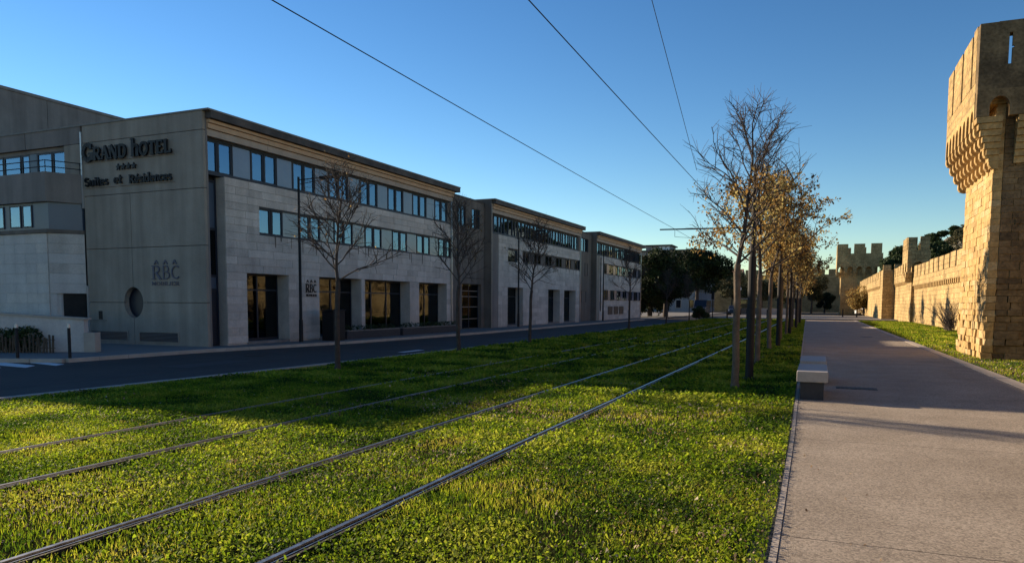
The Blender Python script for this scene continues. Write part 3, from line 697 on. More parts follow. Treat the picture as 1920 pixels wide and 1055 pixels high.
MB().box(-14,0,.0,.12,-.02,8.24).build('end_wall', MT['brownwall'], B)
MB().box(-.5,-.02,.17,1.13,-.02,6.1).build('corner_pier', MT['concrete_dark'], B)
MB().box(-.01,.02,.0,.16,-.02,8.0).build('corner_strip', MT['concrete'], B)
link(B, 18.55, 23.2, -.5, 8.08, 'brownwall', [(19.9,22.2,6.3,7.5)])
lw = window(B, 21.2, 22.0, 4.1, 5.3, -.46, .05); lw2 = window(B, 20.2, 21.6, 1.7, 2.8, -.46, .05, False)
C_ = block(46.95, 'farthest wing of the stone hotel, ending at the dark pines', 17.5,
          [], (2.3,17.3,4.45,5.5), 'brownwall', strip2=(2.3,17.3,1.95,2.95), start=1.1, panel_limit=200, roof_over=1.0, glazed=True)
for a_, b_ in ((4.0,5.6),(6.1,7.7),(8.2,9.8)): MB().box(.0,.05,a_,b_,.55,1.35).build('dark_panel', MT['frame'], C_)
MB().box(.0,.06,.0+1.3,1.42,.9,6.0).build('rainwater_pipe', MT['steel'], C_)
MB().box(-14,0,.0,.12,-.02,8.24).build('end_wall', MT['brownwall'], C_)
MB().box(-.5,-.02,.17,1.08,-.02,6.1).build('corner_pier', MT['concrete'], C_)
# tall block behind
hb = thing('concrete_block', 'taller windowless concrete block rising behind the hotel roof at left', 'building', (0,0,0))
MB().box(-78,-45,19.8,64,-.1,14.1).build('wall', MT['concrete_dark'], hb)
MB().box(-78.1,-44.9,19.7,64.1,14.1,14.28).build('coping', MT['concrete_dark'], hb)
for i in range(7): MB().box(-45,-44.96,19.9+i*6.3,19.9+(i+1)*6.3-.05,.1,14.09).build('concrete_panel', MT['concrete_dark'], hb)

# --- ramp wall, wicker fence, plants, bollards
rwl = thing('ramp_wall', 'low pale ramp wall with sloping coping in front of the dark doorway', 'wall', W(-1.35,-3.75), -TH+R(24))
MB().ext([(-10,-.02),(0,-.02),(0,1.02),(-10,1.6)], 'y', 0, .25).build('wall', MT['paleblock'], rwl)
MB().ext([(-10,1.6),(.08,1.02),(.08,1.08),(-10,1.66)], 'y', -.05, .3).build('coping', MT['kerb'], rwl)
MB().box(.0,.35,-.04,.3,-.02,.62).build('end_pier', MT['kerb'], rwl)
wf = thing('wicker_fence', 'low dark fence of leaning wooden pales before the ramp wall', 'fence', W(-1.75,-4.45), -TH+R(23))
me = MB().box(-.028,.028,-.012,.012,0,.52).mesh('pale', MT['reed'])
for i in range(62):
    o = put('pale', me, wf, (-.05-i*.105, random.uniform(-.02,.02), 0)); o.rotation_euler = (random.uniform(-.05,.05), random.uniform(-.14,.14), random.uniform(-.3,.3)); o.scale.z = random.uniform(.85,1.1)
for z in (.14,.4): MB().box(-6.6,0,.012,.03,z,z+.02).build('rail', MT['reed'], wf)

def leaf_cloud(centers, radii, n, size, rnd, m, name='crown', parent=None, kind='stuff', droop=0., squash=1.):
    """many small folded leaves spread through ellipsoidal clumps"""
    C = np.array(centers, float); Rr = np.array(radii, float)
    if Rr.ndim == 1: Rr = np.repeat(Rr[:, None], 3, 1); Rr[:, 2] *= squash
    w = (Rr[:,0]*Rr[:,1]); w = w/w.sum(); idx = rnd.choice(len(C), n, p=w)
    d = rnd.normal(size=(n,3)); d /= np.linalg.norm(d,axis=1)[:,None]
    r = rnd.uniform(.45,1,size=(n,1))**.5*(1+rnd.normal(scale=.1,size=(n,1)))
    P = C[idx]+d*r*Rr[idx]
    return leaf_mesh(P, size, rnd, m, name, parent, kind, droop)
def leaf_mesh(P, size, rnd, m, name, parent=None, kind='stuff', droop=0., aspect=.55):
    n = len(P); s = size*rnd.uniform(.6,1.3,size=(n,1))
    u = rnd.normal(size=(n,3)); u[:,2] -= droop; u /= np.linalg.norm(u,axis=1)[:,None]
    v = np.cross(u, rnd.normal(size=(n,3))); v /= np.linalg.norm(v,axis=1)[:,None]
    w = np.cross(u, v)
    a = P-u*s; b = P+v*s*aspect+w*s*.15; c = P+u*s; d = P-v*s*aspect+w*s*.15
    V = np.stack([a,b,c,d],1).reshape(-1,3)
    o = fast_mesh(name, V, 4, m, parent); 
    if kind: o['kind'] = kind
    return o
def fast_mesh(name, V, k, m, parent=None):
    nv = len(V); nf = nv//k; me = bpy.data.meshes.new(name)
    me.vertices.add(nv); me.vertices.foreach_set('co', V.astype(np.float32).ravel())
    me.loops.add(nv); me.loops.foreach_set('vertex_index', np.arange(nv, dtype=np.int32))
    me.polygons.add(nf); me.polygons.foreach_set('loop_start', np.arange(0, nv, k, dtype=np.int32))
    me.update(calc_edges=True); me.materials.append(m)
    o = bpy.data.objects.new(name, me); COL.objects.link(o)
    if parent: o.parent = parent
    return o
pl = thing('shrub_bed', 'dark green shrubs between the pale ramp wall and its wicker fence', 'shrubs', W(-4.4,-5.4), -TH+R(23))
leaf_cloud([(x, .32+random.uniform(-.1,.1), .36+random.uniform(-.1,.12)) for x in np.arange(-4.5,1.9,.42)], [random.uniform(.28,.42) for _ in np.arange(-4.5,1.9,.42)], 14000, .05, rng, MT['shrub'], 'foliage', pl)
stt = MB()
for i in range(26):
    x = random.uniform(-4.5,1.5); stt.tube((x,.3,0),(x+random.uniform(-.2,.2),.3+random.uniform(-.2,.2),.6),.012,.005,4)
stt.build('stems', MT['barkdark'], pl)
for i, (px, py, lab) in enumerate(((-.49,-6.41,'slim grey bollard with pale cap at the crosswalk, left of the pair'), (.77,-5.77,'slim grey bollard with pale cap near the end of the ramp wall'))):
    b = thing('bollard', lab, 'bollard', W(px,py), 0, 'bollards at the crosswalk')
    MB().tube((0,0,0),(0,0,.86),.042,.042,12,True).build('post', MT['steel'], b)
    MB().tube((0,0,.862),(0,0,.97),.044,.04,12,True).build('cap', MT['galv'], b)
# utility cabinet, low planters in front of the shopfront
uc = thing('utility_cabinet', 'black utility cabinet standing on the pavement beside the second shop opening', 'cabinet', W(.95,5.95), -TH)
MB().box(-.3,.3,-.4,.4,0,1.25).build('body', MT['sign'], uc, bevel=.02)
MB().box(-.34,.34,-.44,.44,1.255,1.31).build('lid', MT['steel'], uc, bevel=.015)
MB().box(.302,.315,-.37,-.01,.08,1.2).build('door', MT['steel'], uc); MB().box(.302,.315,.01,.37,.08,1.2).build('door', MT['steel'], uc)
for (a, b, lab) in ((6.9,11.2,'low dark planter wall under the shop windows, nearer one'), (11.5,17.6,'low dark planter wall under the shop windows, farther and longer one')):
    p = thing('planter_wall', lab, 'planter', W(.55,a), -TH)
    MB().box(0,.4,0,b-a,-.02,.34).build('wall', MT['benchbase'], p)
    MB().box(-.02,.42,-.02,b-a+.02,.342,.385).build('coping', MT['concrete_dark'], p)
    leaf_cloud([(.2,y,.42) for y in np.arange(.3,b-a,.5)], [.2 for _ in np.arange(.3,b-a,.5)], int(260*(b-a)), .04, rng, MT['shrub'], 'foliage', p)

# ------------------------------------------------------------------ street lamps and masts
def street_lamp(x, y, h, arm, lab):
    t = thing('street_lamp', lab, 'street lamp', (x, y, 0), 0, 'street lamps along the hotel pavement')
    MB().tube((0,0,0),(0,0,.9),.085,.08,10,True).build('base_sleeve', MT['steel'], t)
    MB().tube((0,0,.88),(0,0,h),.062,.045,10,True).build('post', MT['steel'], t)
    a = MB().tube((0,0,h-.12),(arm-.35,.05,h-.08),.022,.018,6).tube((0,0,h-.3),(arm-.35,.05,h-.14),.015,.012,6).build('arm', MT['steel'], t)
    MB().ext([(arm-.75,h-.14),(arm+.12,h-.13),(arm+.2,h-.09),(arm+.1,h-.04),(arm-.7,h-.05)], 'y', -.06, .16).build('lamp_head', MT['steel'], t)
    return t
street_lamp(-19.35, 24.4, 6.6, 1.75, 'tall slim black street lamp standing in front of the nearest hotel wing')
street_lamp(-18.9, 46.9, 6.55, 1.75, 'tall slim black street lamp in front of the middle hotel wing')
street_lamp(-18.7, 67.8, 6.6, 1.75, 'tall slim black street lamp in front of the farthest hotel wing')
def mast(y, h, lab, r=.085):
    t = thing('light_mast', lab, 'mast', (-1.29, y, 0), 0, 'black masts among the promenade trees')
    MB().tube((0,0,0),(0,0,2.6),r,r*.95,12,True).build('lower_post', MT['steel'], t)
    MB().tube((0,0,2.58),(0,0,h),r*.7,r*.35,10,True).build('upper_post', MT['steel'], t)
    MB().tube((0,0,0),(0,0,.05),r*1.9,r*1.9,12,True).build('base_plate', MT['steel'], t)
    return t
mast(16.4, 4.5, 'black mast standing just behind the nearest promenade tree')
mast(28.9, 4.5, 'black mast beside the third promenade tree')
cm = mast(41.3, 6.6, 'black catenary mast with long arm reaching over both tram tracks')
MB().tube((0,-.9,5.55),(-6.7,-1.1,5.6),.05,.035,8,True).tube((0,0,6.5),(-3.4,-.95,5.62),.012,.012,4).build('arm', MT['steel'], cm)
MB().tube((0,0,5.4),(0,-.9,5.55),.05,.05,6).build('bracket', MT['steel'], cm)
MB().tube((-5.9,-1.06,5.55),(-5.9,-1.06,5.2),.012,.012,4).tube((-5.9,-1.06,5.2),(-4.9,-1.06,5.1),.012,.012,4).build('registration_arm', MT['steel'], cm)
mast(53.7, 4.5, 'black mast deeper in the row, past the catenary mast')
mast(66, 4.5, 'farthest black mast of the promenade row')
def wire(pts, r, lab):
    cu = bpy.data.curves.new('overhead_wire', 'CURVE'); cu.dimensions = '3D'; cu.bevel_depth = r; cu.bevel_resolution = 1
    sp = cu.splines.new('POLY'); sp.points.add(len(pts)-1)
    for i, p in enumerate(pts): sp.points[i].co = (*p, 1)
    tmp = bpy.data.objects.new('tmp', cu); me = bpy.data.meshes.new_from_object(tmp); bpy.data.objects.remove(tmp)
    me.name = 'overhead_wire'; me.materials.clear(); me.materials.append(MT['steel'])
    o = put('overhead_wire', me); tag(o, lab, 'wire', 'overhead tram wires'); return o
def sagged(x0, x1, y0, y1, z0, z1, sag, n=24):
    return [(x0+(x1-x0)*i/n, y0+(y1-y0)*i/n, z0+(z1-z0)*i/n-4*sag*(i/n)*(1-i/n)) for i in range(n+1)]
wire(sagged(-7.15,-7.15,-25,40.2,6.25,5.58,.12), .009, 'leftmost overhead wire, above the track nearer the road')
wire(sagged(-3.78,-3.78,-25,40.2,6.25,5.45,.1), .009, 'middle overhead wire, above the track nearer the promenade')
wire([(-2.2,2.0,8.75),(-3.0,13.92,7.17),(-3.78,24.9,5.95)], .007, 'rightmost overhead wire, a thin span dropping to the middle wire')
wire(sagged(-7.15,-7.15,40.2,82,5.58,5.6,.1), .009, 'far overhead wire beyond the catenary arm, over the left track')

# ------------------------------------------------------------------ benches
for y0, y1, lab in ((13.30,15.05,'nearest stone block bench, its pale end facing the viewer'), (15.85,17.45,'second stone block bench, just behind the nearest one')):
    t = thing('stone_bench', lab, 'bench', (0,0,0), 0, 'stone block benches on the promenade edge')
    o = MB().box(-.28,.21,y0,y1,.30,.48).build('seat_slab', MT['bench'], t, bevel=.012)
    MB().box(-.22,.15,y0+.05,y1-.05,.0,.298).build('plinth', MT['benchbase'], t)

# ------------------------------------------------------------------ trees
def branchy(seed, h, r, y0, nprim, lean=0.):
    """returns (trunk MB, limbs MB, twigs MB, twig tips)"""
    rd = random.Random(seed); tr, lm, tw = MB(), MB(), MB(); tips = []
    def path(p, d, L, r0, r1, n, sides, mb, wig, upb):
        pts = [Vector(p)]; d = Vector(d).normalized()
        for i in range(n):
            d = (d+Vector((rd.gauss(0,wig*1.3),rd.gauss(0,wig*1.3),rd.gauss(0,wig*.8)+upb))).normalized()
            q = pts[-1]+d*(L/n); mb.tube(pts[-1], q, r0+(r1-r0)*i/n, r0+(r1-r0)*(i+1)/n, sides); pts.append(q)
        return pts
    # trunk with slight flare and knuckle
    prev = Vector((0,0,-.05)); R0 = r
    zz = [0,.12,.5,1.1,1.7,y0-.15,y0]
    px = 0; py = 0
    for i, z in enumerate(zz[1:]):
        px += rd.gauss(0,.012); py += rd.gauss(0,.012)
        ra = R0*(1.35 if i == 0 else 1.05-.05*i); rb = R0*(1.08 if i == 0 else 1.0-.05*i)
        if z >= y0-.16: rb *= 1.12
        q = Vector((px,py,z)); tr.tube(prev, q, ra, rb, 12); prev = q
    lead = path(prev, (lean,0,1), h-y0, R0*.62, .007, 9, 7, lm, .07, .03)
    def seg(pts, t):
        f = t*(len(pts)-1); i = min(int(f), len(pts)-2); return pts[i].lerp(pts[i+1], f-i)
    for k in range(nprim):
        t = .0+.93*(k/nprim)**1.0; p = seg(lead, t)
        az = k*2.4+rd.uniform(-.4,.4); el = rd.uniform(.5,.92)+t*.42
        L = (h-y0)*(.53*(1-t)**.8+.10)*rd.uniform(.8,1.15)
        d = (cos(az)*cos(el), sin(az)*cos(el), sin(el))
        rr = R0*.33*(1-t*.7)
        b = path(p, d, L, rr, .0048, 6, 5, lm, .09, .03)
        ns = 9 if t < .7 else 6
        for j in range(ns):
            tt = .25+.7*j/ns+rd.uniform(-.04,.04); p2 = seg(b, tt); dd = (seg(b,min(1,tt+.1))-p2).normalized()
            sd = Vector((rd.gauss(0,1),rd.gauss(0,1),rd.gauss(.2,.6))).normalized()
            c = path(p2, dd*.75+sd*.75, L*(.48-.2*tt)*rd.uniform(.7,1.2), .0095*(1.2-t*.4), .0045, 4, 4, tw, .12, .03)
            tips.append(c[-1])
            for q in range(5):
                p3 = seg(c, .2+.19*q); sd = Vector((rd.gauss(0,1),rd.gauss(0,1),rd.gauss(.2,.6))).normalized()
                e = path(p3, (c[-1]-c[0]).normalized()*.7+sd*.8, rd.uniform(.14,.36), .0046, .0025, 2, 3, tw, .1, .0)
                tips += [e[-1], e[1]]
    return tr, lm, tw, tips
protos = {}
def tree(x, y, seed, h, r, y0, nprim, lab, group, leaves=0, bark='bark', lean=0, leaf_sel=None, rot=0, scale=1., lsize=.04):
    t = thing('young_tree', lab, 'tree', (x,y,0), rot, group); t.scale = (scale,)*3
    key = (seed,h,r,y0,nprim,lean,bark)
    if key not in protos:
        tr, lm, tw, tips = branchy(seed,h,r,y0,nprim,lean)
        protos[key] = (tr.mesh('trunk', MT[bark]), lm.mesh('branches', MT['barkdark'] if bark == 'bark' else MT[bark]), tw.mesh('twigs', MT['twig']), tips)
        for m in protos[key][:2]:
            for p in m.polygons: p.use_smooth = True
    a, b, c, tips = protos[key]
    put('trunk', a, t); put('branches', b, t); o = put('twigs', c, t); o['kind'] = 'stuff'
    if leaves:
        P = np.array([tuple(p) for p in tips])
        if leaf_sel is not None: P = P[[leaf_sel(p) for p in P]]
        idx = rng.choice(len(P), leaves); Q = P[idx]+rng.normal(scale=.055,size=(leaves,3)); Q[:,2] -= .03
        leaf_mesh(Q, lsize, rng, MT['autumn'], 'leaves', t, 'stuff', droop=1.2)
    return t
GR = 'young trees in the row along the promenade'
GL = 'bare trees along the road before the hotel'
tree(-1.38,14.45,11,5.35,.072,2.35,20,'nearest promenade tree, bare on top with a few bronze leaves below','%s'%GR, 1300, leaf_sel=lambda p: p[2] < 3.9 and (p[0] > -.2 or p[2] < 3.1), lean=.02)
order = ['second','third','fourth','fifth','sixth','seventh','eighth','ninth','tenth','eleventh']
ys = [20.67,27.3,34.2,41.0,47.5,54,60.5,67,73.5,79.5]
nl = [2600,5200,6000,6000,5000,4500,4000,3500,3000,2600]
for i, (yy, k) in enumerate(zip(ys, nl)):
    tree(-1.46-.002*i+random.uniform(-.05,.05), yy, 21+i%3, 5.7, .074, 2.4, 20, '%s promenade tree from the viewer, its crown full of golden autumn leaves'%order[i], GR, k, rot=i*1.9, scale=random.uniform(.95,1.08),
         leaf_sel=(lambda p: p[2] < 5.0), lsize=.043+.003*i)
for i, (x, yy, sd, sc, lab) in enumerate(((-10.4,14.42,31,1.0,'nearest bare tree at the road, with dark trunk before the hotel shopfront'),(-10.55,21.1,32,1.02,'second bare tree at the road, before the end of the nearest wing'),
        (-10.45,27.1,33,1.0,'third bare tree at the road, before the middle wing'),(-10.7,44.8,31,1.05,'fourth bare tree at the road, before the farthest wing'),
        (-11.0,58.5,32,.9,'fifth and smaller bare tree at the road, before the dark pine'),(-11.0,70,33,.9,'last small bare tree at the road, near the dark bush'))):
    tree(x, yy, sd, 4.7, .066, 2.1, 20, lab, GL, 22 if i < 3 else 0, bark='barkdark', rot=i*1.3, scale=sc)

# umbrella pines and other crowns far off
def crown_tree(name, x, y, zc, rx, ry, rz, h_tr, m, n, lab, size=.22, clumps=26, trunk='barkdark', rt_=.3, group=None, seed=3):
    rd = np.random.default_rng(seed)
    t = thing(name, lab, 'tree', (x,y,0), 0, group)
    d = rd.normal(size=(clumps,3)); d /= np.linalg.norm(d,axis=1)[:,None]; q = rd.uniform(.3,.85,size=(clumps,1))
    C = d*q*np.array([rx,ry,rz])+np.array([0,0,zc]); Rr = rd.uniform(.2,.38,size=clumps)[:,None]*np.array([[rx,ry,rz*1.05]])
    leaf_cloud(C, Rr, n, size, rd, m, 'crown', t)
    tb = MB().tube((0,0,-.1),(.1,0,zc-rz*.3),rt_,rt_*.6,9)
    for c in C[:9]: tb.tube((.05,0,zc-rz*.75), tuple(c), rt_*.45, .04, 6)
    tb.build('trunk', MT[trunk], t)
    return t
crown_tree('umbrella_pine', -17.4, 92, 5.0, 4.6, 5, 3.6, 6, MT['pine'], 26000, 'large dark umbrella pine right after the farthest hotel wing', .16, 34, rt_=.35, seed=5)
crown_tree('umbrella_pine', -20.4, 97, 4.3, 4.4, 5, 4.2, 6, MT['pine'], 20000, 'dark pine squeezed between the hotel end and the large umbrella pine', .18, 28, rt_=.35, seed=6)
crown_tree('umbrella_pine', -16.6, 112, 6.6, 5.2, 5, 3.6, 6, MT['pine'], 22000, 'farther dark umbrella pine with its crown spreading to the right', .18, 30, rt_=.35, seed=8)
crown_tree('evergreen_hedge', -21.5, 90.5, 2.0, 3.2, 2.6, 2.3, 2, MT['pine'], 12000, 'low dark evergreen mass filling the foot of the pines beside the hotel end', .14, 20, rt_=.2, seed=17)
crown_tree('bush', -11.4, 79, .7, 1.5, 1.4, .8, 1, MT['shrub'], 3500, 'dark rounded bush at the far end of the lawn', .07, 10, rt_=.06, seed=9)
crown_tree('autumn_tree', 6.5, 124, 2.7, 3.2, 2.6, 2.2, 4, MT['autumn'], 6500, 'orange autumn tree in front of the broad machicolated tower', .11, 22, rt_=.14, seed=10)
crown_tree('round_pine', 11.6, 136, 8.6, 3.4, 3, 2.6, 8, MT['shrub'], 12000, 'green pine rising behind the rampart, right of the broad tower', .2, 22, rt_=.3, seed=12)
crown_tree('round_pine', 17.5, 142, 10.4, 3.6, 3, 2.4, 8, MT['shrub'], 10000, 'green pine higher on the slope behind the slender tower', .2, 20, rt_=.3, seed=13)
crown_tree('far_tree', -1.0, 150, 4.3, 3.6, 3, 2.8, 5, MT['scrub'], 7000, 'dull brown tree past the cross street, left of the broad tower', .16, 22, rt_=.2, seed=14)
crown_tree('far_tree', -6.0, 165, 4.6, 4.2, 3, 3.0, 5, MT['scrub'], 7000, 'brown leafy tree seen under the golden crowns at the far end', .18, 22, rt_=.2, seed=15)
for i_, (x_, y_, z_, lab_) in enumerate(((-12.6,128,4.2,'dark leafy tree at the far junction, left of the trunks'),(-9.0,136,4.4,'dark leafy tree at the far junction, seen between the nearest trunks'),(-4.6,139,4.0,'brownish tree at the far junction, seen under the golden crowns'),(-15.5,150,5.2,'dark tree standing before the pale town house'))):
    crown_tree('far_tree', x_, y_, z_, 2.9, 2.6, 2.6, 5, MT['scrub'], 5000, lab_, .16, 18, rt_=.16, seed=40+i_)
crown_tree('far_tree', 1.4, 164, 2.4, 2.3, 2, 1.7, 4, MT['pine'], 5000, 'low dark evergreen at the left foot of the broad tower', .16, 16, rt_=.2, seed=16)
# bare scrub against the rampart wall
for (x, y, lab) in ((7.6,52.5,'leafless brown shrub against the rampart, just past the near tower'),):
    t = thing('bare_shrub', lab, 'shrub', (x,y,0)); m = MB(); rd = random.Random(4)
    for i in range(120):
        p = Vector((rd.gauss(0,.1),rd.gauss(0,.6),0)); d = Vector((rd.gauss(0,.25),rd.gauss(0,.3),1))
        for k in range(6):
            q = p+d.normalized()*.36; m.tube(p,q,.016-.002*k,.014-.002*k,3); p = q; d += Vector((rd.gauss(0,.35),rd.gauss(0,.45),0))
    o = m.build('stems', MT['twig'], t); o['kind'] = 'stuff'

# ------------------------------------------------------------------ ramparts
def arch_poly(a, b, zs, za, n=8):
    """pointed-round arch opening from a to b, springing zs, apex za (points left to right)"""
    c = (a+b)/2; r = (b-a)/2
    return [(c-r*cos(pi*i/(2*n))**1.0, zs+(za-zs)*sin(pi*i/(2*n))**.85) for i in range(n+1)][:-1]+[(c, za)]+[(c+r*cos(pi*i/(2*n)), zs+(za-zs)*sin(pi*i/(2*n))**.85) for i in range(n)][::-1]
def arcade(mb, axis, a0, a1, n, w, zb, zs, za, zt, d0, d1):
    """wall strip from zb..zt pierced by n arches; legs between them are the consoles' heads"""
    pitch = (a1-a0)/n
    for i in range(n):
        a = a0+i*pitch; b = a+pitch; l = a+(pitch-w)/2; r = b-(pitch-w)/2
        ap = arch_poly(l, r, zs, za); k = len(ap)//2
        mb.ext([(a,zb),(l,zb)]+ap[:k+1]+[(ap[k][0],zt),(a,zt)], axis, d0, d1)
        mb.ext([(r,zb),(b,zb),(b,zt),(ap[k][0],zt)]+ap[k:], axis, d0, d1)
def console(mb, axis, a, w, z0, z1, out, face, steps=4, sgn=-1):
    """stepped corbel that grows outward towards the top; face = shaft face coordinate, grows to face+sgn*out"""
    for s in range(steps):
        za = z0+(z1-z0)*s/steps; zb = z0+(z1-z0)*(s+1)/steps; o = out*((s+1)/steps)**.8
        prof = [(0,0),(1,.0),(1,1),(0,1)]
        if axis == 'x':
            mb.ext([(a-w/2,za+.004),(a+w/2,za+.004),(a+w/2,zb-.004),(a-w/2,zb-.004)], 'x', face, face+sgn*o)
        else:
            mb.ext([(a-w/2,za+.004),(a+w/2,za+.004),(a+w/2,zb-.004),(a-w/2,zb-.004)], 'y', face, face+sgn*o)

# near tower -----------------------------------------------------------
T1 = thing('rampart_tower', 'huge golden stone tower at the right edge, with corbelled top and cross slit', 'tower', (0,0,0))
SX, SY0, SY1, SX1 = 4.62, 25.6, 29.9, 10.6
MB().box(SX+.14, SX1, SY0+.14, SY1, -.1, 2.4).box(SX+.035, SX1, SY0+.035, SY1, 2.4, 7.41).build('shaft_core', MT['block1'], T1)
bl = [MT['block1'], MT['block2'], MT['block3']]
cnt = 0; rest = [MB(), MB(), MB()]
def rough_block(x0,x1,y0,y1,z0,z1, j=.012, mats=bl, par=T1, name='stone_block', limit=300, pick=None):
    global cnt
    m = MB(); m.box(x0,x1,y0,y1,z0,z1); 
    m.v = [(v[0]+random.uniform(-j,j), v[1]+random.uniform(-j,j), v[2]+random.uniform(-j,j)*.5) for v in m.v]
    k = random.choice([0,0,1,2]) if pick is None else pick
    if cnt < limit:
        m.build(name, mats[k], par, bevel=.006); cnt += 1
    else: rest[k].add(m.v, m.f)
z = -.05; row = 0
near, others = [], []
while z < 7.2:
    hh = random.choice([.17,.19,.22,.25]); z1 = z+hh
    low = max(0, 1-z/3.2)
    batter = -.02*low*3
    # left face
    y = SY0 + (.35 if row % 2 else .0); first = True
    if row % 2 == 0: pass
    yy = SY0+.0
    while yy < SY1-.05:
        l = random.uniform(.32,.66) if not (first and row % 2) else .3
        e = min(yy+l, SY1)
        if SY1-e < .2: e = SY1
        proud = random.uniform(-.012,.012)+ (random.uniform(-.10,.03)*low if (yy-SY0) < .9 or random.random() < .3*low else 0)
        near.append((SX-proud+batter, SX+.24, yy+.003, e-.003, z+.002, z1-.002, .004+.03*low))
        yy = e; first = False
    # front face (set back of the corner blocks so they do not overlap)
    xx = SX+.245; first = True
    while xx < 8.4:
        l = random.uniform(.34,.7) if not (first and row % 2 == 0) else .3
        e = min(xx+l, 8.4)
        proud = random.uniform(-.012,.012)+(random.uniform(-.08,.05)*low if xx < 6 else 0)
        if e-xx > .1: near.append((xx+.006, e-.006, SY0-proud, SY0+.24, z+.006, z1-.006, .004+.02*low))
        xx = e; first = False
    z = z1; row += 1
near.sort(key=lambda a: (a[0] > 6.2, random.random()))
bl.extend([MT['shade_crust'], MT['shade_crust2']]); rest.extend([MB(), MB()])
for a in near: rough_block(*a[:6], j=a[6], pick=(random.choice([3,4,4]) if a[1] > SX+.25 else None))  # front face gets the stone with shade painted in, left face the plain stone
for k, r in enumerate(rest):
    if r.v: r.build('stone_courses', bl[k], T1, kind='stuff')
# upper box
BX, BY0, BY1, BZ0, BZT = 4.05, 25.15, 30.6, 6.85, 9.62
up_ = MB(); 
# left parapet with arrow-narrow crenels (gaps), built as merlons above a low wall
wl = MB(); wl.box(BX, BX+.38, BY0+.38, BY1, 7.45, 8.05)
gaps = [(26.05,26.27),(27.65,27.9),(29.35,29.6)]
merl = subtract(BY0+.38, BY1, gaps)
wl.build('parapet_wall', MT['old'], T1)
for a, b in merl: MB().box(BX-.01, BX+.39, a, b, 8.054, BZT+random.uniform(-.04,.04)).build('merlon', MT['old'], T1)
fr_ = MB(); sx0, sx1 = 4.765, 4.85
FX1 = 10.6
fr_.box(BX, 4.5, BY0, BY0+.378, 7.75, BZT-.02).box(5.15, 6.6, BY0, BY0+.378, 7.75, BZT+.03)
fr_.box(4.502, sx0, BY0+.002, BY0+.09, 8.42, 9.28).box(sx1, 5.148, BY0+.002, BY0+.09, 8.42, 8.86).box(sx1, 5.148, BY0+.002, BY0+.09, 8.91, 9.28).box(sx1+.05, 5.147, BY0+.004, BY0+.088, 8.86, 8.91)
fr_.box(4.502, 5.148, BY0+.001, BY0+.376, 7.75, 8.418).box(4.502, 5.148, BY0+.001, BY0+.376, 9.282, BZT-.01)
fr_.build('slit_merlon', MT['shade_crust'], T1)
MB().box(7.1, FX1, BY0, BY0+.378, 7.75, BZT).build('merlon', MT['old'], T1)
MB().box(6.6, 7.1, BY0, BY0+.378, 7.75, 8.5).build('parapet_wall', MT['old'], T1)
MB().box(BX+.4, FX1, BY0+.4, BY1, 7.42, 7.6).build('wall_walk', MT['old'], T1)
MB().box(FX1-.4, FX1, BY0+.38, BY1, 7.6, 9.2).build('parapet_wall', MT['old'], T1)
# machicolation arcades
la = MB(); arcade(la, 'x', BY0+.38, BY1, 8, .42, 6.75, 7.0, 7.32, 7.448, BX, BX+.22); la.build('machicolation', MT['block1'], T1)
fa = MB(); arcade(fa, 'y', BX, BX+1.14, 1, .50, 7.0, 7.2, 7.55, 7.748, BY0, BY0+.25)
arcade(fa, 'y', BX+1.14, BX+6.5, 5, .62, 7.0, 7.2, 7.58, 7.748, BY0, BY0+.25); fa.build('machicolation', MT['shade_crust2'], T1)
for i in range(9):
    yy = BY0+.38+(BY1-BY0-.38)*i/8; c = MB(); prof = [(SX+.1, 5.55)]
    for q_ in range(4):
        za, zb = 5.55+.3*q_, 5.55+.3*(q_+1); oa, ob = .57*(q_/4)**.9, .57*((q_+1)/4)**.9
        prof += [(SX+.02-oa-.0, za+.01), (SX+.02-(oa*.5+ob*.5)-.02, za+.05), (SX+.02-ob, za+.14), (SX+.02-ob, zb-.015), (SX+.02-ob+.02, zb)]
    prof[-1] = (SX+.02-.57, 6.746); prof.append((SX+.1, 6.746))
    ya_ = (yy if i else yy+.06)-.1; c.ext(prof, 'y', ya_, ya_+.2); c.build('corbel', bl[i % 2], T1)
c = MB()
for s in range(8):
    za = 5.6+.175*s; o_ = .57*((s+1)/8)**.85; c.box(SX+.02-o_, SX+.1, SY0+.02-o_*.8, SY0+.3, za+.004, za+.171)
c.build('corner_corbel', MT['block2'], T1)
for xx in (5.25, 6.3, 7.35, 8.4): 
    c = MB(); console(c, 'y', xx, .3, 5.7, 6.996, .44, SY0+.02, 7); c.build('corbel', MT['block2'], T1)

def crenels(parent, axis, a0, a1, face0, face1, z0, z1, mw, gw, mt, off=0):
    a = a0+off
    while a < a1-.1:
        b = min(a+mw, a1)
        m = MB()
        zt = z1+random.uniform(-.05,.05)
        if axis == 'x': m.box(face0, face1, a, b, z0, zt)
        else: m.box(a, b, face0, face1, z0, zt)
        m.build('merlon', MT[mt], parent); a = b+gw

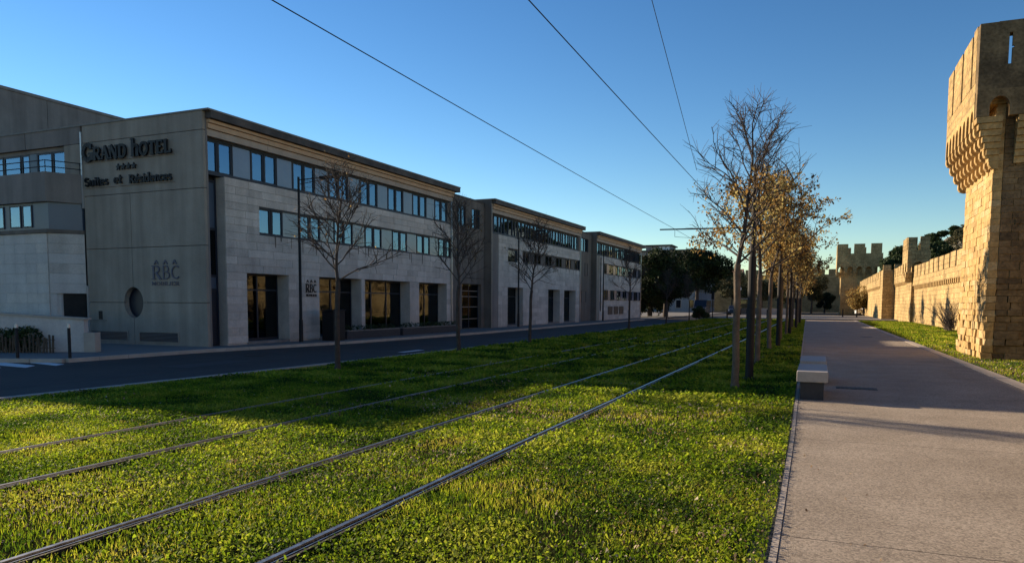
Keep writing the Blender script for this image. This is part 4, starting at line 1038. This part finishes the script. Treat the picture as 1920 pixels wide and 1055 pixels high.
def curtain(x, y0, y1, zt, lab, gw=.36, mw=1.5):
    t = thing('rampart_wall', lab, 'rampart', (0,0,0))
    zl = zt-1.75
    MB().box(x, x+1.2, y0, y1, -.1, zl).build('wall', MT['oldfar'], t)
    MB().box(x-.16, x+1.0, y0, y1, zl+.003, zt-1.0).build('parapet', MT['oldfar'], t)
    n = int((y1-y0)/.8); c = MB()
    for i in range(n): c.box(x-.14, x-.002, y0+i*.8+.1, y0+i*.8+.4, zl-.3, zl)
    o = c.build('corbel_row', MT['block2'], t); o['kind'] = 'stuff'
    crenels(t, 'x', y0, y1, x-.17, x+.4, zt-.997, zt, mw, gw, 'oldfar')
    return t
curtain(8.2, -12, 25.4, 4.9, 'stretch of crenellated rampart on this side of the huge near tower')
curtain(8.2, 29.9, 77, 5.1, 'sunlit crenellated rampart between the huge tower and the slender tower', mw=2.0, gw=.45)
curtain(8.15, 81, 94.5, 5.7, 'short sunlit rampart stretch just beyond the slender tower', mw=1.9, gw=.5)
curtain(6.95, 98, 144, 5.6, 'distant bright rampart stretch running to the broad tower', mw=2.6, gw=.9)

def small_tower(name, lab, x0, x1, y0, y1, zt, over, zc, narch, mw, gw, back=True, mt='oldfar', mh=.95):
    t = thing(name, lab, 'tower', (0,0,0))
    MB().box(x0, x1, y0, y1, -.1, zc+1.54).build('shaft', MT[mt], t)
    X0, X1, Y0 = x0-over, x1+over, y0-over
    zs = zc+.75
    a = MB(); n = max(1, narch); arcade(a, 'y', X0, X1, n, (X1-X0)/n*.66, zc+.45, zc+.6, zc+1.35, zc+1.7, Y0, Y0+.25)
    arcade(a, 'x', Y0+.26, y1, max(1,int((y1-Y0)/((X1-X0)/n))), (X1-X0)/n*.6, zc+.45, zc+.6, zc+1.35, zc+1.7, X0, X0+.25); a.build('machicolation', MT[mt], t)
    MB().box(X0+.252, X1, Y0+.252, y1, zc+1.55, zc+1.7).build('wall_walk', MT[mt], t)
    zp = zc+1.703
    MB().box(X0, X1, Y0, Y0+.4, zp, zt-mh).build('parapet', MT[mt], t)
    MB().box(X0, X0+.4, Y0+.402, y1, zp, zt-mh).build('parapet', MT[mt], t)
    MB().box(X1-.4, X1, Y0+.402, y1, zp, zt-mh).build('parapet', MT[mt], t)
    crenels(t, 'y', X0, X1, Y0, Y0+.4, zt-mh+.003, zt, mw, gw, mt)
    crenels(t, 'x', Y0+.9, y1, X0, X0+.4, zt-mh+.003, zt, mw, gw, mt)
    if back: crenels(t, 'y', X0+mw*.6, X1, y1-.4, y1, zt-mh-.3, zt-.25, mw*.8, gw*1.2, mt)
    for i in range(n+1):
        c = MB(); xx = X0+(X1-X0)*i/n; xx = min(max(xx, X0+.18), X1-.18); console(c, 'y', xx, (X1-X0)/n*.3, zc-.5, zc+.446, over, y0+.02, 5); c.build('corbel', MT[mt], t)
    for i in range(4):
        c = MB(); yy = y0+(y1-y0)*(i+.3)/4; console(c, 'x', yy, .4, zc-.5, zc+.446, over, x0+.02, 5); c.build('corbel', MT[mt], t)
    return t
small_tower('rampart_tower', 'slender rampart tower projecting from the sunlit wall, second from the viewer', 7.95, 8.9, 77, 81, 7.8, .45, 4.2, 1, .75, .25, mh=1.2)
t3 = thing('rampart_tower', 'plain shaded square tower face between two sunlit rampart stretches', 'tower', (0,0,0))
MB().box(6.85, 9.4, 94.6, 98, -.1, 5.6).build('shaft', MT['oldfar'], t3)
crenels(t3, 'y', 6.85, 9.4, 94.6, 95, 5.603, 6.2, .8, .35, 'oldfar')
small_tower('rampart_tower', 'broad machicolated tower with five arches at the far end of the promenade', 3.75, 9.6, 145, 151, 12.35, .75, 7.0, 5, 1.75, .95, mh=1.7)
fr3 = thing('rampart_wall', 'dark distant crenellated rampart left of the broad tower', 'rampart', (0,0,0))
MB().box(-30, 12.0, 186, 188, -.1, 8.6).build('wall', MT['oldfar'], fr3)
crenels(fr3, 'y', -30, 12.0, 186, 186.5, 8.603, 9.8, 1.5, .8, 'oldfar')
# hill with scrub and pale rock behind the rampart
hillb = bmesh.new(); nx, ny = 60, 30
vs = [[None]*(ny+1) for _ in range(nx+1)]
from mathutils import noise
def hz(x, y):
    u = (x-19)/34.; h = 19.5*math.exp(-((x-34)/16.5)**2)*min(1, max(0,(y-128)/30.))
    return h+noise.fractal(Vector((x*.11,y*.11,0)), 1, 2, 5)*2.0*min(1,h/4)
for i in range(nx+1):
    for j in range(ny+1):
        x = 9+i*60/nx; y = 122+j*70/ny; vs[i][j] = hillb.verts.new((x,y,max(-.3,hz(x,y))))
for i in range(nx):
    for j in range(ny): hillb.faces.new((vs[i][j],vs[i+1][j],vs[i+1][j+1],vs[i][j+1]))
me = bpy.data.meshes.new('hill'); hillb.to_mesh(me); me.materials.append(mat('hill_rock', (.30, .28, .25), (.10, .095, .06), .22, .95, .8, 1.2, fine=.2))
o = put('hill', me); o['kind'] = 'structure'
rd = np.random.default_rng(21)
cs = []; rr = []
for i in range(330):
    x = rd.uniform(13,46); y = rd.uniform(134,172); z = hz(x,y)
    if noise.noise(Vector((x*.16, y*.16, 3))) > -.12: cs.append((x,y,z+.5)); rr.append(rd.uniform(.8,1.7))
leaf_cloud(cs, rr, 42000, .26, rd, MT['scrub'], 'hill_scrub', None, 'stuff', squash=.8)
crown_tree('hill_tree', 21.5, 168, 14.6, 2.6, 2.5, 1.7, 8, MT['shrub'], 5000, 'small dark tree crown on the hilltop, the left one', .22, 14, rt_=.2, seed=31)
crown_tree('hill_tree', 25.2, 166, 15.4, 2.4, 2.5, 1.6, 8, MT['shrub'], 5000, 'small dark tree crown on the hilltop, the right one against the near tower', .22, 14, rt_=.2, seed=32)

# ------------------------------------------------------------------ far buildings
def house(lab, x0, x1, y0, y1, h, mt, floors, nx_, ny_, roof='flat', rmt='fascia', wh=1.5):
    t = thing('town_house', lab, 'building', (0,0,0))
    MB().box(x0,x1,y0,y1,-.1,h).build('wall', MT[mt], t)
    if roof == 'flat': MB().box(x0-.3,x1+.3,y0-.3,y1+.3,h+.002,h+.35).build('cornice', MT[rmt], t)
    else:
        ym = (y0+y1)/2
        MB().ext([(y0-.4,h+.002),(y1+.4,h+.002),(ym,h+1.6)], 'x', x0-.4, x1+.4).build('roof', MT['tile'], t)
    fh = h/floors
    for f in range(floors):
        for i in range(nx_):
            xc = x0+(x1-x0)*(i+.5)/nx_; zb = f*fh+fh*.3
            w = MB().box(xc-.62,xc+.62,y0-.06,y0-.01,zb-.1,zb+wh+.1).build('window', MT['kerb'], t)
            MB().box(xc-.45,xc+.45,y0-.09,y0-.062,zb,zb+wh).build('pane', MT['carglass'], w)
        for j in range(ny_):
            yc = y0+(y1-y0)*(j+.5)/ny_; zb = f*fh+fh*.3
            w = MB().box(x1+.01,x1+.06,yc-.7,yc+.7,zb-.1,zb+wh+.1).build('window', MT['kerb'], t)
            MB().box(x1+.062,x1+.09,yc-.5,yc+.5,zb,zb+wh).build('pane', MT['carglass'], w)
        if f: MB().box(x0-.08,x1+.08,y0-.08,y0-.011,f*fh-.1,f*fh+.05).build('string_course', MT['kerb'], t)
    return t
hh = house('flat roofed apartment block with a glazed penthouse behind the dark pines', -40, -21.9, 150, 175, 12.1, 'far2', 4, 7, 9)
MB().box(-33,-28,152,158,12.46,13.4).build('penthouse', MT['far2'], hh); MB().box(-33.4,-27.6,151.6,158.4,13.403,13.65).build('penthouse_roof', MT['fascia'], hh)
for i in range(3): MB().box(-30.6+i*.85,-29.85+i*.85,151.9,151.97,12.6,13.3).build('penthouse_pane', MT['lamp'], hh)
house('pale classical town house past the apartment block, at the end of the road', -29, -24.2, 200, 214, 10.6, 'far2', 3, 3, 5)
house('beige town house with grey shutters beside the pale classical one', -24, -19.2, 206, 216, 9.6, 'far1', 3, 3, 3, 'pitch')
house('reddish low town house behind the trunk of the nearest promenade tree', -19, -12, 210, 222, 7.4, 'far3', 2, 4, 2, 'pitch')
house('grey low town house seen between the promenade trunks', -11.8, -5, 214, 226, 6.6, 'far1', 2, 4, 2, 'pitch')
house('long beige house closing the view under the golden crowns', -70, -41, 190, 215, 11, 'far1', 4, 9, 3, 'pitch')
lwall = MB().box(-12,-2.4,122.5,123,-.05,1.0).build('low_wall', MT['kerb']); tag(lwall, 'long low pale wall across the far side of the cross street', 'wall')

# ------------------------------------------------------------------ vehicles
def car(x, y, rz, paint, lab, van=False):
    t = thing('parked_van' if van else 'parked_car', lab, 'van' if van else 'car', (x,y,-.02), rz)
    L2, H2 = (5.0, 2.2) if van else (4.1, 1.45)
    if van: body = [(0,.3),(L2,.3),(L2,2.1),(L2-.1,H2),(1.5,H2),(.75,1.25),(.05,1.05)]
    else: body = [(0,.28),(L2,.28),(L2+.02,.75),(L2-.12,.98),(L2-.35,1.0),(L2-.75,H2),(1.7,H2),(1.0,.98),(.1,.82)]
    MB().ext(body, 'y', -.82, .82).build('body', MT[paint], t, bevel=.06)
    if van: gl = [(.85,1.3),(1.55,2.05),(2.3,2.05),(2.3,1.3)]
    else: gl = [(1.15,1.0),(1.78,H2-.06),(L2-.8,H2-.06),(L2-.5,1.0)]
    MB().ext(gl, 'y', -.835, -.822).build('side_window', MT['carglass'], t); MB().ext(gl, 'y', .822, .835).build('side_window', MT['carglass'], t)
    wm = MB()
    for wx in (.8, L2-.85):
        for s in (-1, 1):
            o = MB().tube((wx,s*.66,.32),(wx,s*.86,.32),.32,.32,14,True).build('wheel', MT['tyre'], t)
            MB().tube((wx,s*.861,.32),(wx,s*.87,.32),.19,.19,10,True).build('rim', MT['galv'], o)
    for s in (-1, 1): MB().box(-.02,.05,s*.72-.14,s*.72+.14,.62,.78).build('headlight', MT['lamp'], t)
    return t
car(5.6, 128, R(8), 'carwhite', 'small white car parked before the broad tower, under the orange tree')
car(9.0, 124, R(80), 'carwhite', 'white car half hidden where the far rampart meets the street')
car(-11.9, 118, R(90), 'cardark', 'dark car waiting at the far end of the road')
car(-14.5, 100, R(90), 'cardark', 'dark van parked under the pines at the roadside', True)
# traffic light, small bollards and globes at the junction
for (x, y, lab) in ((-11.7, 92, 'traffic light on a dark post at the end of the road'), (-9.0, 96, 'second traffic light, right of the one at the road end')):
    t = thing('traffic_light', lab, 'traffic light', (x,y,0))
    MB().tube((0,0,0),(0,0,3.1),.06,.05,8,True).build('post', MT['steel'], t)
    MB().box(-.16,.16,-.14,.0,2.2,3.1).build('housing', MT['steel'], t)
    for i in range(3): MB().tube((0,-.141,2.37+.28*i),(0,-.17,2.37+.28*i),.1,.1,10,True).build('lens', MT['tyre'], t)
for (x, y, lab) in ((-9.4, 100, 'white globe lamp on a thin post left of the nearest promenade trunk'),):
    t = thing('globe_lamp', lab, 'lamp', (x,y,0)); MB().tube((0,0,0),(0,0,3.4),.05,.04,8).build('post', MT['steel'], t)
    bm = bmesh.new(); bmesh.ops.create_uvsphere(bm, u_segments=14, v_segments=8, radius=.26); me = bpy.data.meshes.new('globe'); bm.to_mesh(me); bm.free(); me.materials.append(MT['lamp']); put('globe', me, t, (0,0,3.6))
bp_ = MB().tube((0,0,0),(0,0,1.05),.09,.08,10,True).mesh('street_bollard', MT['steel'])
for i, x in enumerate((-9.6,-7.4,-5.2,3.2,4.9)):
    o = put('street_bollard', bp_, None, (x, 88.5 if x < 0 else 108, 0)); tag(o, ['dark bollard farthest left in the line before the cross street','dark bollard second from left before the cross street','dark bollard third from left, just left of the promenade end','dark bollard right of the promenade end, nearer the tree row','dark bollard right of the promenade end, nearer the rampart'][i], 'bollard', 'dark bollards at the cross street')
st = thing('tram_shelter', 'small pale panel and glass shelter at the far junction', 'shelter', (-8.6,105,0))
MB().box(-1.4,1.4,-.5,.5,2.3,2.42).build('roof', MT['kerb'], st); MB().box(-1.3,1.3,.42,.46,.3,2.2).build('back_panel', MT['shopglass'], st)
for x in (-1.3,1.3): MB().tube((x,.4,0),(x,.4,2.3),.04,.04,8).build('post', MT['steel'], st)

# ------------------------------------------------------------------ grass
def lawn(name, lab, pts_xy, sizes, m, kindf, parent=None):
    pass
RAILS = (-3.06,-4.50,-6.40,-7.84)
def scatter(n, y0, y1, xl, xr, power=1.):
    y = y0+(y1-y0)*rng.random(n)**power; a = np.array([xl(v) for v in y]); b = np.array([xr(v) for v in y])
    x = a+(b-a)*rng.random(n); return x, y
def rail_mask(x, y):
    k = np.interp(y, [-10,8,20,30,45,82], [0,0,.054,.09,.09,.018]); ok = np.ones(len(x), bool)
    for r in RAILS: ok &= ~((x > r+k-.05-.0035*np.clip(y-8,0,40)) & (x < r+k+.095+.0045*np.clip(y-8,0,40)))
    return ok
def nz(x, y, s, o=0): return np.array([noise.noise(Vector((a*s+o, b*s, o))) for a, b in zip(x, y)])
def blades(x, y, h, w, lean=.7):
    n = len(x); az = rng.uniform(0, 2*pi, n); hh = h*rng.uniform(.5,1.3,n); ww = w*rng.uniform(.7,1.3,n)
    base = np.stack([x,y,np.zeros(n)],1); s = np.stack([np.cos(az),np.sin(az),np.zeros(n)],1)*ww[:,None]*.5
    la = rng.uniform(0,2*pi,n); ln = rng.uniform(.1,lean,n)*hh
    mid = base+np.stack([np.cos(la)*ln*.35,np.sin(la)*ln*.35,hh*.6],1); tip = base+np.stack([np.cos(la)*ln,np.sin(la)*ln,hh],1)
    return np.stack([base-s, base+s, mid+s*.7, tip, mid-s*.7],1).reshape(-1,3)
def leaves(x, y, z, s):
    n = len(x); az = rng.uniform(0,2*pi,n); s = s*rng.uniform(.6,1.4,n); z = z*rng.uniform(.2,1.15,n)
    tl = rng.normal(scale=.62,size=(n,2)); c = np.stack([x,y,z],1)
    u = np.stack([np.cos(az),np.sin(az),tl[:,0]],1)*s[:,None]; v = np.stack([-np.sin(az),np.cos(az),tl[:,1]],1)*s[:,None]*.8
    f = np.zeros((n,3)); f[:,2] = s*.22
    return np.stack([c-u*.55, c-v*.5+f, c+u*.2-v*.45+f, c+u*.55, c+u*.2+v*.45+f, c+v*.5+f],1).reshape(-1,3)
XL = lambda y: kerbx(y)+.09+.002*max(0,y-10)
XR = lambda y: PL(y)-.03
def left_lawn():
    B_, L_, D_ = [], [], []
    for (y0,y1,n,h,w) in ((2.6,8,120000,.034,.006),(8,16,95000,.045,.011),(16,32,70000,.07,.024),(32,82,56000,.10,.06)):
        x, y = scatter(n, y0, y1, XL, XR); m = rail_mask(x,y)
        if y0 < 16: m &= (x > -1.8*y-1.5)
        x, y = x[m], y[m]; k = nz(x,y,.55,3); h_ = h*(1+.9*np.clip(k,-.5,.8)); B_.append(blades(x,y,h_,w))
    for (y0,y1,n,z,s) in ((2.6,7,110000,.032,.019),(7,12,105000,.038,.026),(12,20,70000,.05,.04),(20,40,42000,.07,.075)):
        x, y = scatter(n, y0, y1, XL, XR); m = rail_mask(x,y) & (x > -1.8*y-1.5)
        x, y = x[m], y[m]; k = nz(x,y,.45,9)+.35*nz(x,y,1.7,2); m = k > -.30+rng.normal(scale=.1,size=len(x)); x, y, k = x[m], y[m], k[m]
        L_.append(leaves(x,y,z*(1+.6*np.clip(k,0,1)),s*np.ones(len(x))))
    for (y0,y1,n,s) in ((2.6,8,30000,.017),(8,15,22000,.024)):
        x, y = scatter(n, y0, y1, XL, XR); m = rail_mask(x,y); x, y = x[m], y[m]
        wgt = np.clip(.36+1.3*nz(x,y,.35,17)+.22*(x+3.2)/3,0.03,1); m = rng.random(len(x)) < wgt; x, y = x[m], y[m]
        D_.append(leaves(x,y,(.034 if y0 < 7 else .045)*np.ones(len(x)),s*np.ones(len(x))))
    x, y = scatter(700, 5, 34, XL, XR); m = rail_mask(x,y)&(rng.random(len(x)) < .8); x, y = x[m], y[m]
    D_.append(leaves(x,y,.05*np.ones(len(x)),(.026+.0012*y)))
    lw_ = thing('lawn_grass', 'green lawn of grass and clover around the tram rails', 'grass'); lw_['kind'] = 'stuff'
    for nme, V, k, m in (('grass_blades',B_,5,'blade'),('clover_leaves',L_,6,'clover'),('dry_leaves',D_,6,'litter')):
        o = fast_mesh(nme, np.concatenate(V), k, MT[m], lw_); o['kind'] = 'stuff'
left_lawn()
def right_lawn():
    B_, D_ = [], []
    for (y0,y1,n,h,w) in ((-3,14,9000,.055,.015),(14,30,16000,.055,.018),(30,80,22000,.08,.045)):
        x, y = scatter(n, y0, y1, lambda v: PR(v)+.16, lambda v: 8.2)
        m = ~((x > 4.55)&(y > 25.5)&(y < 30)); B_.append(blades(x[m],y[m],h,w))
    x, y = scatter(2200, 14, 34, lambda v: PR(v)+.16, lambda v: 8.2); m = ~((x > 4.55)&(y > 25.5)&(y < 30)); D_.append(leaves(x[m],y[m],.05*np.ones(m.sum()),.04*np.ones(m.sum())))
    lw_ = thing('rampart_grass', 'strip of short grass between the promenade and the rampart', 'grass'); lw_['kind'] = 'stuff'
    for nme, V, k, m in (('grass_blades',B_,5,'blade'),('dry_leaves',D_,6,'litter')):
        o = fast_mesh(nme, np.concatenate(V), k, MT[m], lw_); o['kind'] = 'stuff'
right_lawn()
# fallen leaves on the promenade
x, y = scatter(520, 3, 30, lambda v: PL(v)+.05, lambda v: PR(v)-.1, 1.2); 
m = rng.random(len(x)) < np.clip(1.0-(x+.3)/.9, .08, 1); o = fast_mesh('fallen_leaves', leaves(x[m],y[m],.012*np.ones(m.sum()),.018*np.ones(m.sum())), 6, MT['litter'])
tag(o, 'tiny dry leaves strewn over the promenade paving', 'leaves'); o['kind'] = 'stuff'
